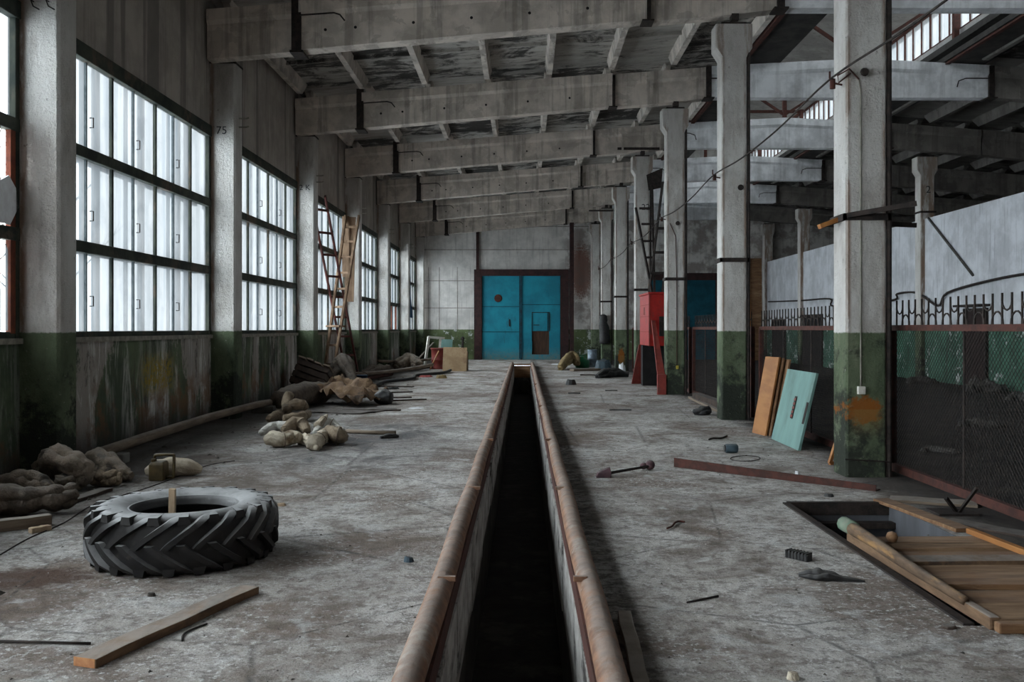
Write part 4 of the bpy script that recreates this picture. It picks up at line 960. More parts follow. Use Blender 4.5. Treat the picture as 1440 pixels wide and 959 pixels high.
bag([fl(373, 629)+V(0, 0, .08), fl(384, 629)+V(0, 0, .115), fl(398, 629)+V(0, 0, .10), fl(411, 627)+V(0, 0, .115), (-2.93, 12.1, .13)], [.06, .115, .10, .115, .06], 'cloth_cream', 'plump cream bag tied at its waist, front of the pile', 24)
bag([fl(400, 622)+V(0, 0, .17), fl(413, 618)+V(0, 0, .21), fl(425, 618)+V(0, 0, .2), fl(432, 620)+V(0, 0, .13)], [.06, .10, .10, .06], 'cloth_tan', 'tan bag lying across the tops of the other cream bags', 27)
bag([fl(418, 626)+V(0, 0, .05), fl(430, 626)+V(0, 0, .07), fl(440, 630)+V(0, 0, .06), fl(446, 635)+V(0, 0, .04)], [.06, .09, .07, .03], 'cloth_cream', 'crumpled flat cream bag in the middle of the pile', 29, .4)
bag([fl(470, 622)+V(0, 0, .06), fl(458, 624)+V(0, 0, .11), fl(447, 630)+V(0, 0, .10), fl(441, 634)+V(0, 0, .09)], [.07, .10, .10, .125], 'cloth_cream', 'cream bag with open mouth showing brown filling', 31)
bag([fl(448, 624)+V(0, 0, .10), fl(462, 624)+V(0, 0, .13), fl(476, 626)+V(0, 0, .12), fl(484, 624)+V(0, 0, .10)], [.06, .12, .12, .07], 'cloth_tan', 'brownish cream bag at the pit side of the pile', 33, .25)
bag([fl(444, 620)+V(0, 0, .10), fl(455, 617)+V(0, 0, .20), fl(466, 616)+V(0, 0, .19), fl(482, 617)+V(0, 0, .10)], [.06, .10, .09, .06], 'cloth_white', 'torn whitish bag peaking on top of the pile', 36, .35)
bag([fl(447, 619)+V(0, 0, .20), fl(455, 617)+V(0, 0, .28), fl(460, 616)+V(0, 0, .33)], [.07, .05, .012], 'cloth_cream', 'pointed cloth tip sticking up from the cream bags', 38, .3)
rod('wood_pole', [fl(478, 609)+V(0, 0, .035), fl(520, 611)+V(0, 0, .035), fl(556, 612)+V(0, 0, .035)], .032, 'round wooden pole reaching from the cream bags towards the pit', 'pole', 'wood_grey', n=10)
o = roll('black_rag', [fl(535, 617)+V(0, 0, .012), fl(548, 616)+V(0, 0, .02), fl(560, 615)+V(0, 0, .012)], [.03, .05, .02], 'rubber_black', 'small black rag beside the end of the wooden pole', 'rag', 40, .5)
G = 'tan knotted bags beyond the cream pile'
bag([fl(378, 596)+V(0, 0, .08), fl(392, 592)+V(0, 0, .10), fl(404, 590)+V(0, 0, .10)], [.06, .10, .08], 'cloth_tan', 'dark tan bag at the wall side of the knotted heap', 42, group=G)
bag([fl(399, 597)+V(0, 0, .09), fl(412, 596)+V(0, 0, .10), fl(426, 594)+V(0, 0, .10), fl(434, 590)+V(0, 0, .10)], [.06, .09, .09, .07], 'cloth_tan', 'tan bag curled round the foot of the knotted heap', 44, group=G)
bag([fl(404, 592)+V(0, 0, .18), fl(403, 590)+V(0, 0, .30), fl(406, 589)+V(0, 0, .40), fl(412, 589)+V(0, 0, .38)], [.09, .09, .08, .05], 'cloth_tan', 'upright tan bag on top of the knotted heap', 46, group=G)
bag([fl(408, 591)+V(0, 0, .25), fl(416, 591)+V(0, 0, .26), fl(426, 590)+V(0, 0, .24), fl(430, 590)+V(0, 0, .17)], [.08, .10, .09, .06], 'cloth_tan', 'tan bag slung across the middle of the knotted heap', 48, group=G)
roll('carpet_roll', [(-4.55, 17.2, .22), (-4.5, 17.9, .22), (-4.38, 18.7, .22), (-4.22, 19.4, .2)], [.16, .23, .25, .22], 'cloth_dark', 'thick brown carpet roll at the far end of the long pipe', 'carpet roll', 51, .15)
# crate tilted by the third column
o = thing('wooden_crate', (-4.95, 20.6, 0), 'dark broken wooden crate tilted up against the green wall column', 'crate')
M = Matrix.Translation((-4.72, 20.5, .42)) @ Matrix.Rotation(.35, 4, 'Y') @ Matrix.Rotation(-.25, 4, 'X')
m = MB()
for z in (-.22, -.08, .06, .2): m.box((-.36, -.32, z), (.36, -.30, z+.11), M); m.box((-.36, .30, z), (.36, .32, z+.11), M); m.box((-.36, -.3, z), (-.34, .3, z+.11), M); m.box((.34, -.3, z), (.36, .3, z+.11), M)
m.box((-.35, -.3, -.24), (.35, .3, -.22), M); m.build('slats', 'wood_dark', o)
for i in range(4):
    MB().box((-.37+.19*i, -.36, .33+.015*(i % 2)), (-.22+.19*i, .36, .37+.015*(i % 2)), M).build('lid_board', 'wood_grey', o, bevel=.005)
for sx in (-1, 1):
    for sy in (-1, 1): MB().box((sx*.31-.03, sy*.27-.03, -.24), (sx*.31+.03, sy*.27+.03, .33), M).build('corner_post', 'wood_dark', o)
b = MB(); b.box((-5.28, 20.1, 0), (-4.72, 20.9, .10)); tag(b.build('rubble_block', 'pit_wall', bevel=.03), 'broken concrete lump under the tilted wooden crate', 'rubble')
# tarps
def sheetobj(name, corners, mat, label, amp=.06, seed=0, nu=14, nv=10, cat='tarp', th=.008):
    a, b, c, d = [Vector(p) for p in corners]
    def fn(u, v):
        p = a.lerp(b, u).lerp(d.lerp(c, u), v); q = p*2.3+V(seed, 0, 0)
        z = (mnoise.noise(q)+.6*mnoise.noise(q*2.7))*amp
        return V(p.x+.05*mnoise.noise(q*1.9), p.y+.05*mnoise.noise(q*1.3), max(p.z+z+amp*.6, .004))
    return tag(MB().sheet(fn, nu, nv, th).build(name, mat, smooth=True), label, cat)
sheetobj('crumpled_tarp', [(-4.35, 18.9, .26), (-3.2, 17.6, .02), (-2.75, 19.2, .02), (-4.0, 20.3, .38)], 'tarp_ochre', 'crumpled ochre-brown tarp spread below the tilted crate', .22, 3, 30, 24)
sheetobj('dark_sheet', [(-3.9, 16.9, .0), (-2.9, 16.6, .0), (-2.4, 17.6, .0), (-3.6, 17.9, .0)], 'wood_dark', 'flat dark sheet on the floor before the ochre tarp', .02, 9, cat='sheet')
roll('black_bag', [(-3.0, 18.9, .12), (-2.85, 18.8, .15), (-2.68, 18.75, .13)], [.10, .16, .12], 'rubber_black', 'black plastic bag at the end of the ochre tarp', 'bag', 55, .25)
roll('rag_heap', [(-4.75, 22.6, .15), (-4.6, 23., .55), (-4.45, 22.9, .75), (-4.2, 22.4, .45), (-3.95, 21.8, .14)], [.18, .22, .20, .15, .10], 'cloth_dark', 'slumped dark rag roll at the foot of the crossed ladders', 'rag roll', 57, .22)
roll('rag_heap', [(-4.4, 21.2, .12), (-4.0, 21.0, .16), (-3.6, 21.1, .1)], [.12, .16, .1], 'cloth_dirty', 'low dirty rag heap between tarp and ladders', 'rag heap', 59, .3)
o = thing('bucket', (-4.32, 24.6, 0), 'small blue-grey bucket behind the crossed ladders', 'bucket')
MB().lathe([(.12, 0), (.155, .28), (.165, .28), (.165, .295), (.147, .295), (.112, .012), (0, .012)], (-4.35, 24.9, 0), 20).build('body', 'blue_bucket', o, smooth=True)
MB().tube([(-4.35+.16*math.cos(t), 24.9-.05, .28+.10*math.sin(t)) for t in frange(0, math.pi, 8)], .006, 6).build('handle', 'black_steel', o)
# scraps, hoses and bars running on towards the end wall
DB = [((-4.95, 23.5, .06), (-4.2, 29.5, .10), .06, 'dark steel tube leading from the ladders towards the end wall', 'rust_steel'),
      ((-4.75, 26., .26), (-3.3, 33.5, .24), .06, 'grey tube crossing the debris strip past the ladders', 'wood_grey'),
      ((-4.9, 29.2, .15), (-3.2, 36.5, .12), .05, 'brown pole on the far debris strip', 'wood_dark'),
      ((-4.3, 35.0, .05), (-4.0, 41.0, .9), .035, 'thin pole propped up in the far corner debris', 'wood_grey'),
      ((-5.1, 32.5, .4), (-3.4, 37.5, .35), .05, 'pale bent pole on top of the far debris strip', 'wood_grey')]
for p0, p1, r, lab, mt in DB:
    rod('debris_pole', bow(p0, p1, 6, .06) if p0[2] > .08 else bow(p0, p1, 6, 0), r, lab, 'pole', mt, 'poles and tubes along the window wall')
rod('rubber_hose', smoothpath([(-4.4, 22.9, .06), (-3.9, 24.0, .06), (-3.85, 26., .06), (-3.3, 27.5, .06), (-3.4, 29.5, .06), (-2.7, 31., .06), (-2.6, 33., .06)]), .05, 'thick dark hose snaking past the ladders', 'hose', 'rubber_black')
for i, (a, b, w) in enumerate([((-3.3, 20.3, 0), (-2.5, 20.6, 0), .14), ((-3.6, 21.9, 0), (-2.7, 22.4, 0), .12), ((-2.85, 19.6, 0), (-2.1, 20.0, 0), .05), ((-3.9, 24.6, 0), (-2.9, 24.3, 0), .10), ((-3.4, 17.4, 0), (-2.3, 17.3, 0), .09), ((-3.4, 31, 0), (-2.8, 32.5, 0), .2)]):
    plank('board_scrap', a, b, w, .03, ['dark board scrap past the black bag', 'dark board scrap near the foot of the ladders', 'thin lath beside the black bag', 'board scrap beside the dark hose', 'dark lath on the floor before the tarp', 'board scrap before the plywood sheet'][i], 'board', 'wood_dark', 'board scraps along the window wall')
roll('rag_heap', [(-4.6, 33.5, .2), (-4.2, 34., .38), (-3.8, 33.6, .2)], [.2, .3, .18], 'cloth_dirty', 'dusty pinkish rag heap far along the window wall', 'rag heap', 63, .3)
roll('rag_heap', [(-4.95, 28.2, .12), (-4.7, 29.5, .18), (-4.6, 31., .16)], [.15, .24, .18], 'cloth_dark', 'dark rubbish heap below the windows past the ladders', 'rubbish heap', 66, .35)

# ------------------------------------------------------------------ crossed ladders
def ladder(name, b0, b1, t0, t1, rungs, mat, label, w=.075, th=.05, platform=None):
    b0, b1, t0, t1 = map(Vector, (b0, b1, t0, t1))
    o = thing(name, ((b0.x+b1.x)/2, (b0.y+b1.y)/2, 0), label, 'ladder')
    for a, b in ((b0, t0), (b1, t1)): MB().bar(a, b, w, th, (1, 0, 0)).build('stile', mat, o, bevel=.005)
    for t in rungs: MB().bar(b0.lerp(t0, t), b1.lerp(t1, t), .05, .06).build('rung', mat, o, bevel=.004)
    if platform: MB().bar(b0.lerp(t0, platform)+V(-.04, 0, 0), b1.lerp(t1, platform)+V(.04, 0, 0), .30, .05).build('step_board', mat, o, bevel=.006)
    return o
ladder('wooden_ladder', (-5.20, 23.9, 0), (-4.92, 23.6, 0), (-5.02, 26.1, 4.72), (-4.64, 26.1, 4.72), [.13, .235, .34, .45, .555, .65, .745, .84, .93], 'wood_ladder', 'tall pale wooden ladder crossing the red ladder before the window', .13, .06, .34)
o = [x for x in bpy.data.objects if x.name.startswith('wooden_ladder')][0]
MB().bar((-5.02, 26.12, 3.0), (-5.02, 26.12, 4.72), .02, .2).build('gusset', 'wood_ladder', o)
MB().bar((-4.93, 26.16, 2.3), (-4.87, 26.16, 4.7), .26, .025, (0, 1, 0)).build('back_board', 'wood_ladder', o)
ladder('red_ladder', (-5.14, 27.0, 0), (-4.84, 27.3, 0), (-5.30, 23.0, 4.9), (-5.02, 23.4, 4.9), [.06, .16, .27, .38, .49, .60, .71, .82, .93], 'red_ladder', 'dark red ladder leaning back the other way across the wooden one', .085, .05)

# ------------------------------------------------------------------ things before the end wall, window side
m = MB(); p = V(-2.95, 33.4, 0)
o = thing('plywood_sheet', p, 'tan plywood box side standing on the floor before the blue gate', 'plywood')
m.bar(p+V(0, 0, 0), p+V(.02, .12, .86), .86, .05, (0, 1, 0)); m.v = [v+V(.46, 0, 0) for v in m.v]; m.build('panel', 'plywood', o, bevel=.004)
MB().box((-2.86, 33.5, 0), (-2.80, 34.2, .7)).build('side_board', 'plywood', o); MB().box((-2.12, 33.5, 0), (-2.06, 34.2, .7)).build('side_board', 'plywood', o)
MB().box((-2.88, 34.2, 0), (-2.04, 34.24, .7)).build('back_board', 'wood_dark', o)
o = thing('open_crate', (-3.9, 37.5, 0), 'white open wooden crate frame standing among debris by the end wall', 'crate')
for a, b in (((-3.95, 37., 0), (-3.80, 37.1, 1.22)), ((-3.45, 37.4, 0), (-3.35, 37.4, 1.2)), ((-3.80, 37.1, 1.2), (-3.2, 37.4, 1.15)), ((-3.95, 37., .03), (-3.4, 37.4, .03))): MB().bar(a, b, .09, .09).build('frame_bar', 'white_box', o)
MB().bar((-3.2, 37.8, 0), (-3.15, 37.9, 1.1), .5, .04, (0, 1, 0)).build('panel', 'teal_board', o)
o = thing('red_drum', (-3.25, 35.4, 0), 'faded red drum beside the plywood sheet', 'drum')
MB().lathe([(0, 0), (.29, 0), (.30, .02), (.27, .04), (.27, .33), (.295, .35), (.27, .37), (.27, .72), (.31, .76), (.31, .8), (.25, .8), (.25, .7), (0, .68)], (-3.25, 35.4, 0), 24).build('body', 'red_faded', o, smooth=True)
MB().bar((-3.52, 34.8, 0), (-3.2, 35.0, .7), .06, .03).build('lath', 'wood_orange', o)
rod('iron_post', [V(-2.97, 45.2, 0), V(-2.97, 45.2, 1.0)], .05, 'short dark post by the end wall beside the gate frame', 'post')
MB_ = MB().lathe([(0, 0), (.08, .0), (.1, .06), (.06, .14), (0, .16)], (-2.97, 45.2, 1.0), 12); tag(MB_.build('post_cap', 'black_steel', smooth=True), 'round dark cap on the short post by the end wall', 'cap')

def scrap(name, px, py, w, h, mat, label, cat='scrap', seed=0):
    p = fl(px, py); m = MB(); n = 9
    lo = [p+V(w*.5*math.cos(t)*(1+.35*mnoise.noise(V(t*2, seed, 1))), w*.42*math.sin(t)*(1+.35*mnoise.noise(V(t*2, seed, 4))), 0) for t in frange(0, 2*math.pi, n)[:-1]]
    hi = [q.lerp(p, .28)+V(0, 0, h*(1+.5*mnoise.noise(q*9))) for q in lo]
    m.loft([lo, [a.lerp(b, .5)+V(0, 0, h*.1) for a, b in zip(lo, hi)], hi]); return tag(m.build(name, mat, bevel=.002), label, cat)
scrap('paper_scrap', 585, 574, .32, .012, 'paper', 'white paper scrap on the floor between ladders and pit', 'paper', 1)
scrap('red_wrapper', 598, 530, .5, .05, 'trash_red', 'red wrapper on the floor before the plywood sheet', 'wrapper', 2)
scrap('yellow_wrapper', 621, 532, .35, .10, 'trash_yellow', 'orange-yellow wrapper before the plywood sheet', 'wrapper', 3)
scrap('dark_scrap', 552, 547, .35, .05, 'rubber_black', 'dark scrap past the hose end', 'scrap', 4)
scrap('dark_scrap', 549, 559, .16, .06, 'rubber_black', 'small dark lump beside the black bag', 'scrap', 5)
scrap('grey_scrap', 575, 790, .07, .035, 'blue_grey', 'small blue-grey lump beside the pit rail opposite the tyre', 'scrap', 6)
scrap('wood_chip', 395, 711, .10, .02, 'wood_pale', 'pale wood chip on the floor behind the tyre', 'chip', 7)
scrap('pebble', 213, 838, .05, .02, 'crumbs', 'dark pebble before the tyre tread', 'pebble', 8)

# ------------------------------------------------------------------ hatch cover and items beside it
o = thing('hatch_cover', (2.8, 5.7, 0), 'brown plank hatch cover lying over half of the floor hatch', 'hatch cover')
y = 6.66; i = 0
widths = [.20, .19, .17, .20, .23, .30, .30, .35]
for w in widths:
    sk = .03*math.sin(i*2.3); gap = (.018, .02, .055, .03, .03, .035, .06, .04)[i]
    xa, xb = 2.44+.03*math.sin(i*1.7), 3.34+.05*math.sin(i*1.1)
    z = .014+.010*math.sin(i*2.9)
    m = MB(); m.loft([[(xa, y-w, z), (xa, y-gap, z), (xa, y-gap, z+.035), (xa, y-w, z+.035)], [(xb, y-w+sk, z+.004), (xb, y-gap+sk*.4, z+.004), (xb, y-gap+sk*.4, z+.039), (xb, y-w+sk, z+.039)]])
    m.build('plank', ('wood_brown', 'wood_worn', 'wood_brown', 'wood_plank', 'wood_worn', 'wood_brown')[i % 6], o, bevel=.005); y -= w; i += 1
m = MB(); m.bar((2.37, 6.70, .035), (2.41, 4.72, .035), .06, .07); m.build('side_beam', 'wood_plank', o, bevel=.012)
MB().tube([(2.372+.006*math.sin(k), 6.80-k*.26, .100-.003*k) for k in range(8)], [.045, .047, .045, .041, .038, .034, .030, .028], 10, jit=.2).build('pole', 'wood_pole', o, smooth=True)
note(MB().tube([(2.372, 6.84, .100), (2.377, 6.66, .100)], .054, 10).build('painted_end', simple('green_end', (.13, .20, .14), (.20, .22, .17), 9), o, smooth=True), 'green painted pole end')
MB().bar((3.24, 6.72, .075), (3.42, 4.8, .07), .05, .04).build('edge_lath', 'wood_orange', o, bevel=.005)
MB().lathe([(0, -.04), (.03, -.03), (.042, 0), (.03, .03), (0, .04)], (2.56, 6.42, .095), 12).build('knob', 'wood_brown', o, smooth=True)
MB().box((2.40, 4.66, .0), (3.4, 4.72, .055)).build('end_beam', 'wood_brown', o, bevel=.01)
plank('broken_board', (3.19, 8.25, 0), (3.34, 7.0, 0), .14, .03, 'broken board on the fence side edge of the open hatch', 'board', 'wood_brown')
plank('broken_board', (3.30, 8.32, 0), (3.95, 8.05, 0), .24, .025, 'rotten board lying between the hatch and fence', 'board', 'wood_grey')
plank('broken_board', (3.38, 7.4, 0), (3.85, 6.7, 0), .18, .02, 'dark board scrap beside the fence at the hatch', 'board', 'wood_dark')
o = thing('iron_peg', (3.55, 7.75, 0), 'V-shaped iron peg standing on the floor beside hatch and fence', 'peg')
MB().bar(fl(1347, 722)+V(0, 0, .0), at(1330, 700, 7.6), .022, .03).build('short_leg', 'black_steel', o)
MB().bar(fl(1347, 722)+V(0, 0, .0), at(1374, 686, 7.3), .022, .022).build('long_leg', 'black_steel', o)
MB().box((3.42, 7.6, 0), (3.75, 7.86, .018)).build('foot_plate', 'black_steel', o)
o = thing('ribbed_block', fl(1122, 786), 'black ribbed block on the floor beside the open hatch', 'block')
a, b = fl(1107, 783), fl(1139, 790); d = (b-a).normalized(); M = Matrix.Translation(a.lerp(b, .5)) @ Matrix.Rotation(math.atan2(d.y, d.x), 4, 'Z'); L = (b-a).length/2
m = MB(); m.box((-L, -.03, 0), (L, .03, .045), M)
m.build('block', 'rubber_black', o, bevel=.006)
m = MB()
for k in range(7): x = -L+.012+k*(2*L-.024)/6; m.box((x-.006, -.035, .004), (x+.006, .035, .056), M)
m.build('ribs', 'rubber_black', o)
o = roll('black_rag', [fl(1124, 811)+V(0, 0, .012), fl(1140, 814)+V(0, 0, .022), fl(1160, 816)+V(0, 0, .025), fl(1185, 817)+V(0, 0, .014), fl(1216, 819)+V(0, 0, .006)], [.012, .035, .042, .022, .006], 'rubber_black', 'stringy black oily rag on the floor beside the hatch cover', 'rag', 70, .6)
scrap('dark_chip', 1334, 883, .085, .02, 'wood_dark', 'dark wood chip at the near corner of the hatch cover', 'chip', 11)
scrap('dark_chip', 1166, 698, .09, .025, 'rubber_black', 'dark lump between the angle bar and hatch', 'lump', 12)
rod('curled_strip', smoothpath([fl(938, 743, .01), fl(945, 740, .012), fl(949, 735, .014), fl(955, 733, .01), fl(963, 734, .006)]), .008, 'small curled brown strip on the floor beside the pit', 'strip', 'rust_steel')
rod('iron_rod', [fl(966, 847, .006), fl(990, 842, .006), fl(1010, 838, .006)], .006, 'short thin iron rod lying between pit and hatch cover', 'rod')
o = plank('pit_board', (.49, 3.6, 0), (.535, 4.9, 0), .07, .05, 'grey board wedged beside the pit rail at its near end', 'board', 'wood_grey')
scrap('pale_chip', 1115, 955, .06, .03, 'cloth_cream', 'pale chip at the near edge of the floor', 'chip', 14)

# ------------------------------------------------------------------ right side floor items
o = thing('angle_bar', (2.5, 9.7, 0), 'long rusty steel angle bar lying before the rust blotted column', 'steel bar')
a, b = fl(948, 657)+V(0, 0, .055), fl(1232, 691)+V(0, 0, .01); dd = (b-a).normalized(); s = V(-dd.y, dd.x, 0)
m = MB(); m.bar(a, b, .012, .10); m.bar(a+s*.05+V(0, 0, -.045), b+s*.05+V(0, 0, -.005), .10, .012)
for v in m.v: v.z = max(v.z, .001)
m.build('bar', 'rust_steel', o)
scrap('white_bird', 1121, 675, .06, .09, 'paper', 'white crumpled scrap caught on the long angle bar', 'paper', 15)
o = thing('iron_link', fl(880, 668), 'purplish iron link with a lump at each end and threaded rod', 'iron part')
p = fl(849, 671); m = MB()
m.loft([[p+V(-.085, -.05, 0), p+V(.075, -.05, 0), p+V(.075, .06, 0), p+V(-.085, .06, 0)], [p+V(-.06, -.045, .05), p+V(.075, -.05, .06), p+V(.075, .055, .06), p+V(-.06, .05, .05)], [p+V(-.03, -.02, .075), p+V(.06, -.03, .11), p+V(.065, .03, .11), p+V(-.03, .03, .075)]])
m.build('socket_end', 'purple_iron', o, bevel=.008)
q = fl(914, 661); MB().tube([p+V(.07, 0, .045), q+V(0, 0, .045)], .016, 10, jit=.3).build('threaded_rod', 'black_steel', o)
MB().lathe([(0, -.04), (.045, -.03), (.055, 0), (.045, .03), (0, .04)], q+V(0, 0, .055), 12, 'Y').build('eye_end', 'purple_iron', o, smooth=True)
MB().lathe([(0, -.03), (.035, -.025), (.04, 0), (.035, .025), (0, .03)], q+V(-.07, 0, .045), 12, 'Y').build('nut', 'purple_iron', o, smooth=True)
p = fl(1029, 637); o = thing('tin_can', p, 'blue-grey dented can lying on the floor beyond the wire ring', 'can')
MB().lathe([(0, -.08), (.045, -.08), (.056, -.07), (.058, 0), (.056, .06), (.04, .075), (0, .078)], p+V(0, 0, .058), 20, 'X').build('body', 'blue_grey', o, smooth=True)
MB().lathe([(0, -.012), (.045, -.012), (.045, .0), (0, .0)], p+V(-.08, 0, .058), 16, 'X').build('lid', 'rubber_black', o)
p = fl(1048, 646); m = MB().tube([p+V(.17*math.cos(t), .17*math.sin(t), .012+.012*math.sin(t+1)) for t in frange(0, 2*math.pi, 40)[:-1]], .006, 6, closed=True)
tag(m.build('wire_ring', 'black_steel', smooth=True), 'thin dark wire ring lying on the floor before the blue can', 'ring')
rod('bent_rod', smoothpath([fl(997, 618, .01), fl(1003, 616, .015), fl(1014, 616, .012), fl(1022, 613, .01)]), .013, 'short bent dark rod between blue can and second column', 'rod')
plank('steel_strip', fl(857, 577), fl(888, 577), .05, .02, 'dark flat steel strip on the aisle floor beside the pit', 'steel strip', 'rubber_black')
plank('steel_strip', fl(799, 553.5), fl(816, 553.5), .1, .025, 'small dark strip on the far aisle floor next to the pit', 'steel strip', 'rubber_black')
plank('steel_strip', fl(851, 549.5), fl(868, 549.5), .1, .02, 'small dark strip on the far aisle floor before the red cabinet', 'steel strip', 'rubber_black')
scrap('dark_lump', 803, 541, .3, .13, 'rubber_black', 'black lump on the aisle floor near the far end of the pit', 'lump', 21)
# leaning boards
def board(o, name, mat, y0, y1, xb, xt, z1, th, lift=0., dy=0.):
    m = MB(); n = V(-1, 0, .12).normalized()*th
    q = [V(xb, y0, lift), V(xb, y1, lift), V(xt, y1+dy, z1), V(xt, y0+dy, z1)]
    m.loft([q, [p-n for p in q]]); return m.build(name, mat, o, bevel=.004)
o = thing('leaning_board', (3.5, 12.3, 0), 'teal painted cupboard door with a slot leaning on the fence', 'board')
board(o, 'panel', 'teal_board', 11.68, 12.95, 3.47, 3.70, .98, .035)
m = MB(); Mx = lambda y, t: V(3.47+(.23)*t-.006, y, .98*t)
def patch(o, name, mat, ya, yb, ta, tb, d=.008):
    q = [Mx(ya, ta), Mx(yb, ta), Mx(yb, tb), Mx(ya, tb)]; n = V(-1, 0, .23).normalized()*d
    MB().loft([q, [p+n for p in q]]).build(name, mat, o)
patch(o, 'slot', 'black_steel', 12.20, 12.29, .36, .66, .004); 
for k in range(5): patch(o, 'grille_bar', 'red_faded', 12.205, 12.285, .38+.055*k, .41+.055*k, .010)
patch(o, 'hinge_plate', 'black_steel', 11.69, 11.76, .34, .62, .004)
o = thing('leaning_board', (3.55, 13.5, 0), 'orange-brown wooden cupboard door standing next to the teal board', 'board')
def dpanel(o, name, mat, a, b, lean, z1, th):
    a, b = Vector(a), Vector(b); n = V(b.y-a.y, -(b.x-a.x), 0).normalized()*th
    q = [a, b, b+Vector(lean)+V(0, 0, z1), a+Vector(lean)+V(0, 0, z1)]
    MB().loft([q, [p+n for p in q]]).build(name, mat, o, bevel=.004)
dpanel(o, 'panel', 'wood_orange', (3.42, 13.72, 0), (3.50, 13.28, 0), (.20, .0, 0), 1.13, .03)
for (a, b) in (((3.417, 13.72, 0), (3.424, 13.66, 0)), ((3.488, 13.34, 0), (3.497, 13.28, 0))): dpanel(o, 'frame_strip', 'wood_brown', V(*a)+V(-.006, -.002, 0), V(*b)+V(-.006, -.002, 0), (.20, 0, 0), 1.13, .012)
o = thing('leaning_board', (3.6, 13.3, 0), 'brown thin board tucked behind the orange cupboard door', 'board')
dpanel(o, 'panel', 'wood_brown', (3.50, 13.75, 0), (3.555, 13.26, 0), (.20, 0, 0), 1.12, .025)
o = thing('leaning_board', (3.65, 13.2, 0), 'dark brown board nearest the teal one in the leaning stack', 'board')
dpanel(o, 'panel', 'wood_brown', (3.57, 13.72, 0), (3.62, 13.18, 0), (.20, 0, 0), 1.10, .03)
o = thing('yellow_crate', (3.5, 10.5, 0), 'yellow slatted crate end leaning behind the rust blotted column', 'crate')
a, b = V(3.46, 10.45, 0), V(3.78, 10.62, 0); up = V(.16, .06, .42)
for q0, q1 in ((a, a+up), (b, b+up), (a, b), (a+up, b+up)): MB().bar(q0+V(0, 0, .02), q1+V(0, 0, .02), .035, .035).build('frame_bar', 'wood_orange', o)
for k in range(1, 5): MB().bar(a.lerp(a+up, k/5)+V(.02, .02, .02), b.lerp(b+up, k/5)+V(.02, .02, .02), .05, .012).build('slat', 'yellow_wood', o)

# red hopper cabinet and the ladder above it
o = thing('red_cabinet', (3.6, 24.4, 0), 'tall red steel hopper cabinet on splayed legs between free columns', 'cabinet')
x0, x1, y0, y1, z0, z1 = 3.20, 3.88, 23.5, 25.4, 1.10, 2.42
m = MB(); m.box((x0, y0, z0), (x1, y1, z1)); m.build('body', 'red_paint', o, bevel=.015)
MB().box((x0-.03, y0-.03, z1), (x1+.03, y1+.03, z1+.05)).build('roof_plate', 'red_paint', o, bevel=.008)
m = MB()
for z in (1.45, 1.85, 2.15): m.box((x0-.008, y0+.1, z), (x0, y1-.1, z+.015))
m.box((x0-.012, y0-.012, z0), (x0+.02, y0+.02, z1)); m.box((x0-.01, 24.4, 1.9), (x0, 24.6, 2.1)); m.build('seams', 'red_faded', o)
m = MB(); m.loft([[(3.17, 25.35, 1.1), (3.55, 25.4, 1.1), (3.6, 25.9, 0), (3.02, 25.8, 0)], [(3.17, 25.42, 1.1), (3.55, 25.47, 1.1), (3.6, 25.97, 0), (3.02, 25.87, 0)]]); m.build('leg', 'red_faded', o)
m = MB(); m.loft([[(3.24, 23.35, 1.75), (3.34, 23.4, 1.75), (3.335, 21.75, .45), (3.16, 21.75, .45)], [(3.24, 23.45, 1.75), (3.34, 23.5, 1.75), (3.335, 21.85, .45), (3.16, 21.85, .45)]])
m.box((3.13, 21.55, 0), (3.33, 21.68, .47)); m.build('leg', 'red_faded', o)
m = MB(); m.loft([[(3.70, 23.5, 1.1), (3.88, 23.5, 1.1), (3.9, 23.1, 0), (3.74, 23.1, 0)], [(3.70, 23.56, 1.1), (3.88, 23.56, 1.1), (3.9, 23.16, 0), (3.74, 23.16, 0)]]); m.build('leg', 'red_faded', o)
m = MB(); m.box((3.22, 24.95, 0), (3.86, 25.3, 1.1)); m.build('shade_box', 'black_void', o)  # black box stands in for the shade between the legs
MB().box((3.45, 23.44, 1.35), (3.9, 23.5, 1.85)).build('hatch_panel', 'black_steel', o)
o = thing('dark_ladder', (3.5, 26.0, 2.47), 'narrow dark step ladder standing on top of the red cabinet', 'ladder')
bA, bB = V(3.46, 25.2, 2.47), V(3.56, 25.2, 2.47)
for a, b in ((V(3.50, 25.1, 2.47), at(894, 292, 25.9)), (V(3.56, 25.1, 2.47), at(917, 258, 25.9)), (V(3.42, 25.2, 2.47), at(932, 256, 25.0)), (V(3.78, 25.2, 2.47), at(952, 256, 25.0))): MB().bar(a, b, .06, .05).build('stile', 'black_steel', o)
for (xa, xb, y) in ((899, 917, 293), (902, 917, 315), (904, 917, 339), (908, 918, 362)): MB().bar(at(xa, y, 25.8), at(xb, y, 25.8), .05, .06).build('rung', 'black_steel', o)
for (xa, xb, y) in ((922, 946, 321), (918, 942, 355), (914, 938, 384)): MB().bar(at(xa, y, 25.1), at(xb, y, 25.1), .05, .07).build('rung', 'black_steel', o)
MB().loft([[at(909, 246, 26.5), at(932, 236, 26.5), at(930, 264, 26.5), at(912, 268, 26.5)], [at(909, 246, 26.6), at(932, 236, 26.6), at(930, 264, 26.6), at(912, 268, 26.6)]]).build('top_plate', 'black_steel', o)
